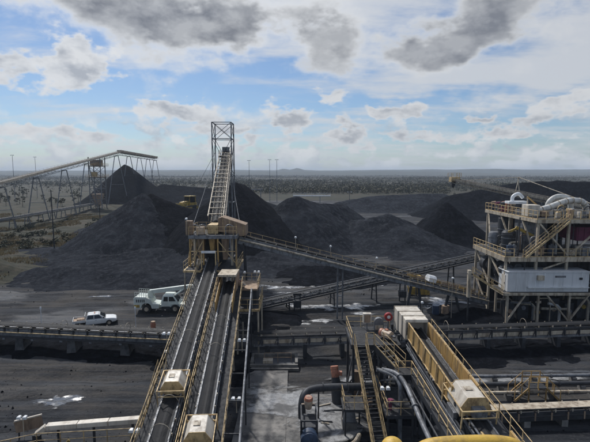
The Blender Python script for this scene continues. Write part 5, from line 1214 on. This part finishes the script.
ed = thing('elbow_duct', (2.6, 34, 0), 'thick black elbow duct running right from the near pump', 'duct')
MB().tube(arc([(.55, 32.6, .9), (.55, 32.8, 1.9), (.75, 33.2, 2.5), (1.3, 33.6, 2.72), (2.6, 33.9, 2.75), (4.4, 34.0, 2.75), (6.4, 34.1, 2.75)], 8), .30, 14).build('duct', 'steel_dark', ed, True)
for x in (2.2, 4.2): MB().tube([(x, 33.88, 2.75), (x + .08, 33.89, 2.75)], .40, 14).build('flange', 'steel_dark', ed, True)
for x in (1.9, 4.6): MB().beam((x, 33.9, -.1), (x, 33.9, 2.5), .12).build('support', 'steel_dark', ed)
def sump_pump(p, top, label, cap, body, lean):
    t = thing('sump_pump', (p[0], p[1], 0), label, 'pump'); a, b = V(p), V(top)
    MB().tube([a + V((0, 0, -.2)), a.lerp(b, .1), a.lerp(b, .45), a.lerp(b, .72)], [.46, .52, .48, .34], 14).build('casing', 'steel_dark', t, True)
    MB().tube([a.lerp(b, .70), a.lerp(b, .73), a.lerp(b, .92), a.lerp(b, .97), b], [.26, .33, .33, .26, .18], 14).build('motor', body, t, True)
    MB().tube([a.lerp(b, .92), a.lerp(b, .94), b + (b - a).normalized() * .05], [.31, .36, .34], 14).build('fan_cowl', cap, t, True)
    c = a.lerp(b, .82); MB().box(c.x + .28, c.x + .62, c.y - .18, c.y + .18, c.z - .14, c.z + .18).build('terminal_box', cap, t, bevel=.02)
    MB().tube([a + V((.3, 0, .5)), a + V((.8, 0, .6)), a + V((.85, 0, -.1))], .11, 8).build('discharge', 'steel_grey', t, True)
    return t
sump_pump((3.75, 36.3, .0), (3.45, 37.2, 3.0), 'black-cased sump pump with a bright orange motor on top', 'orange_motor', 'orange_motor', 0)
np_ = thing('slurry_pump', (1.0, 30.2, 0), 'blue slurry pump in a black frame with an orange-capped upright motor', 'pump')
for x in (.45, 1.55):
    for y in (29.2, 31.3): MB().beam((x, y, -.1), (x, y, 2.7), .12).build('frame_leg', 'steel_dark', np_)
for z in (1.3, 2.68):
    for a, b in (((.45, 29.2), (1.55, 29.2)), ((.45, 31.3), (1.55, 31.3)), ((.45, 29.2), (.45, 31.3)), ((1.55, 29.2), (1.55, 31.3))): MB().beam((a[0], a[1], z), (b[0], b[1], z), .1).build('frame_bar', 'steel_dark', np_)
MB().box(.5, 1.5, 29.4, 31.2, .3, 2.1).build('belt_guard', 'steel_dark', np_, bevel=.06)
MB().tube([(1.0, 31.35, 2.5), (1.0, 31.2, 2.9), (1.0, 31.0, 3.35), (1.0, 30.93, 3.5)], [.26, .32, .32, .2], 14).build('motor', 'pale_motor', np_, True)
MB().tube([(1.0, 31.0, 3.33), (1.0, 30.95, 3.52)], [.34, .26], 14).build('fan_cowl', 'orange_motor', np_, True)
MB().tube([(1.0, 29.35, 1.5), (1.0, 28.6, 1.5), (1.0, 28.45, 1.5)], [.62, .62, .4], 18).build('volute', 'blue_paint', np_, True)
MB().tube(arc([(1.0, 28.4, 1.5), (1.0, 27.8, 1.5), (1.0, 27.4, 1.2), (1.0, 27.3, -.1)]), .16, 10).build('suction_pipe', 'steel_grey', np_, True)
MB().tube([(.5, 31.4, 2.72), (1.0, 31.1, 2.9), (1.5, 31.4, 2.72)], .05, 6).build('strap', 'pale_motor', np_)
ct = thing('slurry_launder', (4.6, 33.0, 0), 'tilted pale steel launder box beside the orange-topped sump pump', 'launder')
MB().prism([(3.75, 32.3, .7), (4.75, 32.3, .7), (4.75, 33.4, .7), (3.75, 33.4, .7)], [(4.0, 32.7, 2.25), (4.6, 32.7, 2.25), (4.6, 33.9, 2.25), (4.0, 33.9, 2.25)]).build('chute', 'steel_grey', ct, bevel=.03)
MB().box(3.7, 4.8, 32.2, 33.5, -.1, .69).build('base', 'concrete', ct)
MB().tube(arc([(2.2, 29.0, .5), (3.2, 29.2, .55), (4.2, 29.6, .8), (4.7, 30.4, .9), (4.75, 31.2, -.05)]), .15, 8).build('pipe', 'steel_pale', ct, True)
# scattered pipes and timber on the slurry
rp = random.Random(31)
for i in range(9):
    x, y = rp.uniform(1.9, 5.6), rp.uniform(33.0, 36.6); a = rp.uniform(-.5, .5); L_ = rp.uniform(.5, 1.3)
    t = thing('scrap_bar', (x, y, .12), 'short loose steel offcut lying on the pale slurry by the pumps', 'scrap', 'loose offcuts by the pumps')
    MB().beam((x, y, .19), (x + L_ * math.cos(a), y + L_ * math.sin(a), .19 + .1 * rp.random()), .1, .09).build('bar', rp.choice(('steel_dark', 'steel_pale', 'steel_grey')), t); MB().beam((x - .1, y, .16), (x + .12, y + .1, .16), .2, .08).build('plate', 'steel_grey', t)

# ------------------------------------------------------------------ low pipes, low conveyor and stile at the right
for i, (y, z, r, mt, lb) in enumerate(((39.9, .75, .16, 'steel_grey', 'farthest grey pipeline of the low pipe run at right'), (38.6, .62, .19, 'steel_dark', 'dark middle pipeline of the low pipe run at right'), (37.2, .55, .13, 'steel_pale', 'nearest thin pale pipeline of the low pipe run at right'))):
    t = thing('pipeline', (25, y, 0), lb, 'pipeline'); x0 = 13.6
    MB().tube([(x0, y, -.1), (x0, y, z - .15), (x0 + .15, y, z), (44, y + .8, z)], r, 10).build('pipe', mt, t, True)
    for k in range(8): x = x0 + 1.5 + k * 3.8; yy = y + .8 * (x - x0) / (44 - x0); MB().box(x - .2, x + .2, yy - .32, yy + .32, -.1, z - r + .02).build('sleeper', 'concrete', t); MB().tube([(x + 1.6, yy, z), (x + 1.7, yy, z)], r * 1.4, 10).build('flange', mt, t, True)
lw = thing('low_conveyor', (26, 33.7, 0), 'low conveyor with pale belt cover at the lower right corner', 'conveyor')
Pq, Lq, fq = conveyor(lw, (14.2, 33.3, 1.1), (44, 35.4, 1.2), 1.0, truss=0, idler_step=1.4, steel='steel_dark', coal=False, belt_mat='return_rubber')
MB().beam(Pq(0, .15, .3), Pq(Lq, .15, .3), .9, .04).build('cover', 'steel_pale', lw)
for k in (-1, 1): MB().beam(Pq(0, k * .7, -.5), Pq(Lq, k * .7, -.5), .1, .3).build('girder', 'steel_dark', lw)
for i in range(22): MB().beam(Pq(.6 + i * 1.36, .74, -.62), Pq(.6 + i * 1.36, .74, .0), .12, .05).build('stand', 'tan_clad', lw)
for i in range(10): p = Pq(1 + i * 3.1, 0, 0); MB().box(p.x - .25, p.x + .25, p.y - .8, p.y + .8, -.1, .46).build('pier', 'concrete', lw)
sl = thing('crossover_stile', (21.2, 37.2, 0), 'small yellow-railed crossover stile over the low pipes at right', 'stile')
MB().box(20.4, 22.0, 36.7, 37.9, 1.2, 1.26).build('deck', 'grating', sl)
handrail_mb([(20.4, 36.7, 1.26), (22.0, 36.7, 1.26)], 1.0, .8, .035).build('handrail', 'panel_ochre', sl); handrail_mb([(20.4, 37.9, 1.26), (22.0, 37.9, 1.26)], 1.0, .8, .035).build('handrail', 'panel_ochre', sl)
for sgn, xb, xt in ((-1, 19.2, 20.4), (1, 23.2, 22.0)):
    for y in (36.7, 37.9): MB().beam((xb, y, .05), (xt, y, 1.22), .07, .16).build('stringer', 'panel_ochre', sl); handrail_mb([(xb, y, .1), (xt, y, 1.22)], .95, 1.0, .03, knee=False).build('handrail', 'panel_ochre', sl)
    for i in range(5): f = (i + .6) / 5.4; x = xb + (xt - xb) * f; MB().box(x - .12, x + .12, 36.74, 37.86, .05 + 1.17 * f - .02, .05 + 1.17 * f + .02).build('tread', 'grating', sl)
for x in (20.45, 21.95):
    for y in (36.75, 37.85): MB().beam((x, y, -.1), (x, y, 1.2), .09).build('post', 'panel_ochre', sl)

# ------------------------------------------------------------------ bottom-left beam with rails
bl = thing('box_duct', (-15.5, 31, 0), 'long cream box duct on posts at the bottom left', 'duct')
a, b = V((-18.3, 30.7, 1.35)), V((-11.6, 31.2, 1.62))
m = MB()
for i in range(3):
    p, q = a.lerp(b, i / 3 + .003), a.lerp(b, (i + 1) / 3 - .003); MB().beam(p, q, .55, .36).build('segment', 'hood_cream', bl, bevel=.03)
MB().beam(a + V((-.05, 0, 0)), (-19.0, 30.5, .85), .5, .34).build('elbow', 'hood_cream', bl, bevel=.03); MB().beam((-18.95, 30.5, .88), (-18.95, 30.5, -.1), .45, .4).build('down_leg', 'steel_dark', bl)
for f in (.12, .5, .92): p = a.lerp(b, f); MB().beam((p.x, p.y, -.1), (p.x, p.y, p.z - .16), .14).build('post', 'steel_dark', bl)
br = thing('service_rail', (-16, 29.6, 0), 'thin cream handrail in front of the cream box duct at bottom left', 'handrail')
handrail_mb([(-21.5, 28.6, .2), (-18.6, 29.9, .2), (-12, 30.3, .35)], 1.1, 1.6, .03).build('rail', 'rail_cream', br); MB().beam((-21.5, 28.6, .1), (-12, 30.2, .15), .5, .2).build('kerb', 'concrete', br)
pl = thing('tan_panel_stand', (-20.3, 31.6, 0), 'tan notice panel with cream top edge at the bottom left corner', 'panel')
MB().beam((-21.1, 31.4, .85), (-19.3, 31.9, 1.1), .08, .9).build('panel', 'tan_clad', pl); MB().beam((-21.1, 31.38, 1.36), (-19.3, 31.88, 1.62), .14, .1).build('top_edge', 'hood_cream', pl)
for x, y in ((-20.9, 31.5), (-19.5, 31.85)): MB().beam((x, y, -.1), (x, y, .6), .08).build('post', 'steel_dark', pl)
yv = thing('yellow_valve', (-16.2, 28.9, 0), 'yellow valve frame below the cream box duct at bottom left', 'valve')
MB().tube(arc([(-17.0, 28.7, .9), (-16.6, 28.8, 1.2), (-16.1, 28.9, 1.0), (-15.8, 29.0, 1.35), (-15.8, 29.0, .1)]), .07, 8).build('yoke', 'machine_yellow', yv, True)
MB().tube([(-16.3, 28.85, -.1), (-16.3, 28.85, .95)], .1, 8).build('stem', 'steel_dark', yv, True); MB().tube([(-16.3, 28.85, .95), (-16.3, 28.85, 1.0)], .26, 14).build('wheel', 'machine_yellow', yv)

# ------------------------------------------------------------------ floodlights
for (x, y, z, hgt, lb, tw_) in ((-10.6, 27.6, 1.0, 2.0, 'floodlight beside the left conveyor at the bottom edge', True), (-11.6, 38.6, 3.5, 2.0, 'floodlight on the left walkway above the first cream hood', True), (-12.6, 41.5, .0, 2.6, 'single floodlight standing on the ground left of the central conveyors', False),
                           (-4.7, 37.8, 4.2, 1.0, 'floodlight on the right walkway of the central conveyors, upper one', True), (-4.25, 30.4, 2.7, 1.0, 'floodlight on the right walkway of the central conveyors, lower one', True), (6.75, 31.6, 2.4, 1.5, 'floodlight beside the long stair on the low deck', True),
                           (15.4, 52.2, .0, 4.3, 'lone floodlight pole standing beyond the cream head box', False), (21.4, 58.8, .0, 5.7, 'floodlight pole beside the tan panels of the sloping conveyor', False), (-20.4, 31.3, .1, 1.65, 'floodlight clamped by the tan panel in the bottom left corner', True),
                           (-5.9, 51.0, 7.1, 1.2, 'floodlight on the tan-roofed transfer platform, left one', False), (-4.5, 51.2, 7.1, 1.2, 'floodlight on the tan-roofed transfer platform, right one', True), (-13.3, 53.9, 12.3, 2.0, 'floodlight at the left corner of the central tower deck', False)):
    floodlight((x, y), hgt, lb, z, twin=tw_)
for i, f in enumerate((.22, .36, .55)): p = Pd(f * Ld, -1.5, -.4); floodlight((p.x, p.y), 1.9, 'floodlight on the walkway of the sloping girder conveyor, %s of three' % ('highest', 'middle', 'lowest')[i], p.z, twin=False)

# ------------------------------------------------------------------ vehicles (built along +x, then placed)
def wheel(parent, x, y, z, r, w, mat_rim='steel_pale'):
    s = 1 if y > 0 else -1
    t = MB().tube([(x, y - w / 2, z), (x, y - w * .42, z), (x, y + w * .42, z), (x, y + w / 2, z)], [r * .86, r, r, r * .86], 18).build('tyre', 'tyre', parent, True)
    MB().tube([(x, y + s * w * .35, z), (x, y + s * (w / 2 + .012), z)], [r * .55, r * .5], 12).build('rim', mat_rim, t)
def loft(secs):
    """closed skin through cross-section loops of equal length"""
    m = MB(); n = len(secs[0])
    for s in secs: m.v += [tuple(p) for p in s]
    for i in range(len(secs) - 1):
        for k in range(n): m.f.append((i * n + k, i * n + (k + 1) % n, (i + 1) * n + (k + 1) % n, (i + 1) * n + k))
    m.f.append(tuple(range(n))[::-1]); m.f.append(tuple((len(secs) - 1) * n + k for k in range(n))); return m
def pickup():
    t = thing('pickup_truck', (0, 0, 0), 'white pickup with open tray parked on the dark yard beyond the long conveyor', 'pickup')
    # lower body from tail to nose
    def sec(x, z0, z1, w): return [(x, -w, z0 + .12), (x, -w * .96, z0), (x, w * .96, z0), (x, w, z0 + .12), (x, w, z1 - .10), (x, w * .93, z1), (x, -w * .93, z1), (x, -w, z1 - .10)]
    loft([sec(-1.14, .42, 1.05, .90), (sec(.3, .40, 1.04, .92)), sec(1.0, .40, 1.04, .92), sec(1.25, .42, 1.06, .91), sec(2.15, .46, .98, .88), sec(2.5, .50, .88, .80), sec(2.58, .52, .76, .74)]).build('body', 'vehicle_white', t, True, .03)
    # cab
    def csec(z, x0, x1, w): return [(x0, -w, z), (x1, -w, z), (x1, w, z), (x0, w, z)]
    cabm = loft([csec(1.03, -1.12, 1.32, .88), csec(1.26, -1.08, .98, .82), csec(1.60, -.92, .50, .70), csec(1.67, -.75, .38, .62)]).build('cab', 'vehicle_white', t, False, .05)
    # windows set a little proud of the cab skin
    for s in (-1, 1):
        def wp(x, z):
            f = (z - 1.03) / .23 if z < 1.26 else (z - 1.26) / .34
            y = .88 + (.82 - .88) * f if z < 1.26 else .82 + (.70 - .82) * f
            return (x, s * (y + .012), z)
        for x0, x1, x2, x3 in ((-.98, -.20, -.20, -.86), (-.10, .84, .46, -.10)):
            m = MB(); m.v = [wp(x0, 1.13), wp(x1, 1.13), wp(x2, 1.54), wp(x3, 1.54)]; m.f = [(0, 1, 2, 3)] if s < 0 else [(3, 2, 1, 0)]; m.build('side_window', 'glass_dark', t)
        MB().box(.95, 1.1, s * 1.02 - .09, s * 1.02 + .09, 1.15, 1.32).build('mirror', 'steel_dark', t)
        MB().box(2.36, 2.53, s * .62 - .16, s * .62 + .16, .72, .86).build('headlight', 'lamp_glass', t, bevel=.03)
        MB().box(.0, .16, s * .905 - .03, s * .905 + .03, .90, .94).build('door_handle', 'steel_dark', t)
    m = MB(); m.v = [(1.22, -.74, 1.12), (1.22, .74, 1.12), (.60, .62, 1.56), (.60, -.62, 1.56)]; m.f = [(0, 1, 2, 3)]; m.build('windscreen', 'glass_dark', t)
    m = MB(); m.v = [(-1.12, -.66, 1.18), (-1.12, .66, 1.18), (-.985, .58, 1.53), (-.985, -.58, 1.53)]; m.f = [(3, 2, 1, 0)]; m.build('rear_window', 'glass_dark', t)
    MB().box(2.5, 2.66, -.84, .84, .40, .60).build('bumper', 'steel_dark', t, bevel=.04)
    MB().box(2.45, 2.60, -.5, .5, .62, .74).build('grille', 'steel_dark', t, bevel=.02)
    # flat tray with drop sides
    MB().box(-2.62, -1.18, -.93, .93, .80, .88).build('tray_floor', 'tan_clad', t)
    for y0, y1 in ((-.97, -.93), (.93, .97)): MB().box(-2.62, -1.18, y0, y1, .80, 1.10).build('tray_side', 'vehicle_white', t)
    MB().box(-2.66, -2.62, -.97, .97, .80, 1.10).build('tailgate', 'vehicle_white', t)
    m = MB();
    for y in (-.85, 0, .85): m.beam((-1.22, y, .88), (-1.22, y, 1.6), .05)
    m.beam((-1.22, -.88, 1.6), (-1.22, .88, 1.6), .05); m.build('headboard', 'vehicle_white', t)
    MB().box(-2.2, -1.3, -.4, .5, .885, 1.08).build('tool_box', 'tan_clad', t, bevel=.03)
    MB().box(-2.4, .9, -.45, .45, .42, .78).build('chassis', 'steel_dark', t)
    MB().box(-.15, .0, -.3, .3, 1.675, 1.73).build('beacon_bar', 'orange_motor', t, bevel=.02)
    MB().tube([(-1.3, .6, .9), (-1.4, .62, 2.4)], .012, 5).build('whip_aerial', 'steel_dark', t)
    for x in (-1.62, 1.62):
        for y in (-.80, .80): wheel(t, x, y, .39, .39, .26)
    return t
u = pickup(); u.location = (-26.2, 56.3, float(ground_h(-26.2, 56.3)) + .02); u.rotation_euler.z = R(22); u.scale = (1.0, 1.0, 1.0)

def crane():
    t = thing('mobile_crane', (0, 0, 0), 'pale green-white pick-and-carry crane left of the central conveyors', 'crane')
    # rear engine body
    prof = [(-3.9, .75), (-3.9, 2.35), (-3.55, 2.6), (-2.2, 2.55), (-1.3, 2.1), (-1.1, 1.5), (-.1, 1.35), (-.1, .75), (-1.2, .7), (-1.35, 1.25), (-1.7, 1.55), (-2.3, 1.55), (-2.65, 1.25), (-2.8, .75)]
    MB().prism([(x, -1.2, z) for x, z in prof], [(x, 1.2, z) for x, z in prof]).build('rear_body', 'crane_white', t, False, .06)
    MB().box(-3.96, -3.9, -1.15, 1.15, .85, 1.35).build('counterweight', 'machine_yellow', t, bevel=.02)
    for y in (-1.225, 1.225): MB().box(-3.8, -3.0, y - .02, y + .02, .95, 1.35).build('warning_panel', 'machine_yellow', t)
    handrail_mb([(-3.7, -1.1, 2.55), (-1.7, -1.1, 2.4)], .75, .33, .025).build('railing', 'crane_white', t); handrail_mb([(-3.7, 1.1, 2.55), (-1.7, 1.1, 2.4)], .75, .33, .025).build('railing', 'crane_white', t)
    for i in range(5): MB().box(-3.5 + i * .28, -3.36 + i * .28, -1.225, -1.205, 1.75, 2.2).build('louvre', 'steel_dark', t)
    # front frame, cab, nose
    MB().box(-.1, 3.7, -.75, .75, .75, 1.25).build('front_frame', 'crane_white', t, bevel=.06)
    def cs(z, x0, x1, w): return [(x0, -w, z), (x1, -w, z), (x1, w, z), (x0, w, z)]
    loft([cs(1.0, .2, 2.9, 1.12), cs(1.75, .2, 2.75, 1.12), cs(2.65, .45, 2.05, .98), cs(2.78, .55, 1.95, .9)]).build('cab', 'crane_white', t, False, .05)
    for s in (-1, 1):
        for x0, x1, x2, x3 in ((.52, 1.22, 1.22, .62), (1.36, 2.42, 1.98, 1.36)):
            m = MB(); f = lambda x, z: (x, s * (1.12 - .14 * (z - 1.75) / .9 + .012), z)
            m.v = [f(x0, 1.82), f(x1, 1.82), f(x2, 2.5), f(x3, 2.5)]; m.f = [(0, 1, 2, 3)] if s < 0 else [(3, 2, 1, 0)]; m.build('side_window', 'glass_dark', t)
        MB().box(3.45, 3.72, s * .62 - .14, s * .62 + .14, 1.0, 1.2).build('headlight', 'lamp_glass', t, bevel=.02)
        MB().prism([(1.55, s * .78, .95), (1.7, s * .78, 1.45), (2.9, s * .78, 1.45), (3.1, s * .78, .95), (3.0, s * .78, .95), (2.82, s * .78, 1.36), (1.78, s * .78, 1.36), (1.65, s * .78, .95)], [(1.55, s * 1.25, .95), (1.7, s * 1.25, 1.45), (2.9, s * 1.25, 1.45), (3.1, s * 1.25, .95), (3.0, s * 1.25, .95), (2.82, s * 1.25, 1.36), (1.78, s * 1.25, 1.36), (1.65, s * 1.25, .95)]).build('mudguard', 'crane_white', t)
        MB().box(2.75, 2.95, s * 1.35 - .12, s * 1.35 + .12, 1.9, 2.3).build('mirror', 'steel_dark', t)
        MB().tube([(1.0, s * .35, 1.4), (2.2, s * .4, 2.55), (3.4, s * .4, 3.45)], .10, 8).build('lift_cylinder', 'crane_white', t, True)
    m = MB(); m.v = [(2.73, -1.0, 1.82), (2.73, 1.0, 1.82), (2.14, .86, 2.56), (2.14, -.86, 2.56)]; m.f = [(0, 1, 2, 3)]; m.build('windscreen', 'glass_dark', t)
    # boom over the cab: two sections and a head, hook block
    MB().beam((-1.7, 0, 3.05), (4.6, 0, 3.85), .55, .62).build('boom', 'crane_white', t, bevel=.04)
    MB().beam((4.55, 0, 3.83), (6.6, 0, 4.1), .42, .48).build('boom_extension', 'crane_white', t, bevel=.03)
    MB().box(6.5, 6.9, -.25, .25, 3.75, 4.4).build('boom_head', 'machine_yellow', t, bevel=.04)
    for y in (-.34, .34): MB().prism([(-1.9, y - .05, 2.3), (-1.0, y - .05, 2.2), (-1.4, y - .05, 3.3), (-1.9, y - .05, 3.3)], [(-1.9, y + .05, 2.3), (-1.0, y + .05, 2.2), (-1.4, y + .05, 3.3), (-1.9, y + .05, 3.3)]).build('boom_pivot', 'crane_white', t)
    MB().tube([(6.7, 0, 3.8), (6.7, 0, 2.6)], .03, 6).build('hoist_rope', 'steel_dark', t); MB().box(6.55, 6.85, -.12, .12, 2.1, 2.62).build('hook_block', 'machine_yellow', t, bevel=.04)
    for x in (-2.0, 2.3):
        for y in (-1.0, 1.0): wheel(t, x, y, .66, .66, .46)
    MB().box(-2.6, 3.2, -.5, .5, .5, .85).build('axle_frame', 'steel_dark', t)
    MB().box(.25, 1.6, -1.16, -.8, .62, .95).build('step', 'steel_dark', t); MB().box(.25, 1.6, .8, 1.16, .62, .95).build('step', 'steel_dark', t)
    return t
c = crane(); c.location = (-19.3, 62.3, float(ground_h(-19.3, 62.3)) + .02); c.rotation_euler.z = R(2); c.scale = (.94, .94, .94)

def dozer(loc, rz, label, sc=1.0):
    t = thing('bulldozer', (0, 0, 0), label, 'bulldozer')
    for s in (-1, 1):
        pr = [(-2.0, .55), (-1.7, .1), (1.5, .1), (1.95, .5), (1.5, .95), (-1.6, 1.1)]
        tr = MB().prism([(x, s * 1.15 - .3, z) for x, z in pr], [(x, s * 1.15 + .3, z) for x, z in pr]).build('track', 'steel_dark', t, bevel=.05)
        for i in range(12): MB().box(-1.8 + i * .29, -1.62 + i * .29, s * 1.15 - .32, s * 1.15 + .32, .02, .12).build('grouser', 'steel_dark', tr)
        MB().tube([(-1.45, s * 1.15 - .33, .62), (-1.45, s * 1.15 + .33, .62)], .36, 12).build('sprocket', 'machine_yellow', tr)
        MB().beam((.2, s * 1.55, .6), (2.3, s * 1.5, .55), .2, .25).build('push_arm', 'machine_yellow', t)
    loft([[(0.2, -.62, .9), (0.2, .62, .9), (.2, .6, 2.0), (.2, -.6, 2.0)], [(1.9, -.55, .9), (1.9, .55, .9), (1.9, .5, 1.75), (1.9, -.5, 1.75)]]).build('bonnet', 'machine_yellow', t, False, .06)
    MB().box(-1.9, .25, -.8, .8, .9, 1.6).build('hull', 'machine_yellow', t, bevel=.06)
    MB().box(-1.5, .1, -.72, .72, 1.6, 2.85).build('cab', 'glass_dark', t, bevel=.08)
    for x in (-1.5, .1):
        for y in (-.74, .74): MB().beam((x, y, 1.6), (x, y, 2.9), .12).build('pillar', 'machine_yellow', t)
    MB().box(-1.65, .3, -.9, .9, 2.88, 3.05).build('canopy', 'machine_yellow', t, bevel=.05)
    MB().tube([(1.1, .3, 1.9), (1.1, .3, 2.9)], .08, 8).build('exhaust', 'steel_dark', t)
    rows = [[(2.45 - .25 * math.sin(math.pi * i / 6), y, .15 + i * .23) for i in range(7)] for y in (-2.0, 2.0)]
    b = MB(); b.prism(rows[0] + [(2.6, -2.0, 1.53), (2.62, -2.0, .15)], rows[1] + [(2.6, 2.0, 1.53), (2.62, 2.0, .15)]); b.build('blade', 'machine_yellow', t)
    MB().prism([(-2.0, -.5, .5), (-2.7, -.4, .9), (-2.6, -.4, 1.2), (-1.9, -.5, 1.2)], [(-2.0, .5, .5), (-2.7, .4, .9), (-2.6, .4, 1.2), (-1.9, .5, 1.2)]).build('ripper', 'steel_dark', t)
    for y in (-.5, .5): MB().box(.12, .2, y - .12, y + .12, 2.95, 3.12).build('work_light', 'lamp_glass', t)
    t.location = loc; t.rotation_euler.z = rz; t.scale = (sc, sc, sc); return t
dozer((-33.8, 139, 8.1), R(-125), 'yellow bulldozer on the coal bench left of the central stacker', 1.45)
dozer((20.5, 72.8, -.1), R(-95), 'small yellow dozer below the sloping girder conveyor, right of its twin leg', .85)
# drums beyond the head box
for x, y, mt_, lb in ((20.0, 61.0, 'blue_paint', 'blue steel drum under the sloping conveyor, left of the tan one'), (21.3, 60.8, 'tan_clad', 'tan bin under the sloping conveyor, right of the blue drum')):
    t = thing('drum', (x, y, 0), lb, 'drum'); MB().tube([(x, y, -.05), (x, y, .1), (x, y, .62), (x, y, .66), (x, y, 1.2)], [.5, .52, .5, .54, .5], 14).build('barrel', mt_, t, True); MB().tube([(x, y, 1.2), (x, y, 1.24)], [.53, .5], 14).build('lid', mt_, t)
# small red bollard-like drum near the crane
t = thing('rust_drum', (-18.3, 55.2, 0), 'small rusty red drum on the ground below the crane', 'drum'); MB().tube([(-18.3, 55.2, -.1), (-18.3, 55.2, .5), (-18.3, 55.2, .8)], [.3, .34, .26], 12).build('barrel', 'orange_motor', t, True); MB().tube([(-18.3, 55.2, .8), (-18.3, 55.2, .86)], .28, 12).build('lid', 'tan_clad', t)
# marker posts along the long conveyor
for i, x in enumerate((-31.5, -19.8)):
    y = 53.2; z0 = float(ground_h(x, y)); t = thing('marker_post', (x, y, z0), 'thin white marker post behind the long conveyor, near the %s' % ('tail of the pickup' if i == 0 else 'crane'), 'post')
    MB().tube([(x, y, z0 - .2), (x, y, 3.4)], .04, 6).build('post', 'white_paint', t); MB().box(x - .1, x + .1, y - .03, y + .03, 3.1, 3.42).build('reflector', 'white_paint', t)

# ------------------------------------------------------------------ yellow rail of the viewing platform
vp = thing('viewing_platform', (0, -1, 0), 'yellow tubular handrail of the high platform at the bottom edge', 'handrail')
MB().tube(arc([(.56, 1.9, 18.70), (.62, 1.9, 18.745), (.80, 1.9, 18.762), (.98, 1.9, 18.755), (1.12, 1.9, 18.70), (1.6, 1.9, 18.66), (2.6, 1.9, 18.66)]), .038, 14).build('rail', 'rail_yellow', vp, True)
MB().tube([(.56, 1.9, 18.70), (-2.5, 1.9, 18.62)], .034, 10).build('rail', 'rail_yellow', vp, True)
MB().ball((.448, 1.9, 18.735), .056, 18, 12).build('post_cap', 'rail_yellow', vp, True)
for x in (-2.4, .448, 2.5): MB().tube([(x, 1.9, 17.6), (x, 1.9, 18.70)], .03, 10).build('post', 'rail_yellow', vp, True)
MB().tube([(-2.5, 1.9, 18.1), (2.6, 1.9, 18.1)], .025, 10).build('knee_rail', 'rail_yellow', vp, True)
MB().box(-2.7, 2.8, -3, 2.0, 17.5, 17.6).build('deck', 'grating', vp)
for x in (-2.6, 2.7):
    for y in (-2.9, 1.85): MB().beam((x, y, -.2), (x, y, 17.5), .3).build('column', 'steel_grey', vp)

# ------------------------------------------------------------------ air
hz = MB().box(-16000, 16000, -70, 7200, -12, 75); 
me = hz.mesh('haze'); ho = bpy.data.objects.new('haze', me); C.objects.link(ho); ho['kind'] = 'stuff'; tag(ho, 'thin pale blue dusty air over the whole yard', 'haze')
hm = bpy.data.materials.new('haze_air'); hm.use_nodes = True; nt = hm.node_tree; nt.nodes.clear()
out = nt.nodes.new('ShaderNodeOutputMaterial'); pv = nt.nodes.new('ShaderNodeVolumePrincipled'); nt.links.new(pv.outputs[0], out.inputs['Volume'])
pv.inputs['Color'].default_value = (.74, .85, 1.0, 1); pv.inputs['Density'].default_value = 1.7e-4; pv.inputs['Anisotropy'].default_value = 0.0
me.materials.append(hm)
clear_base()
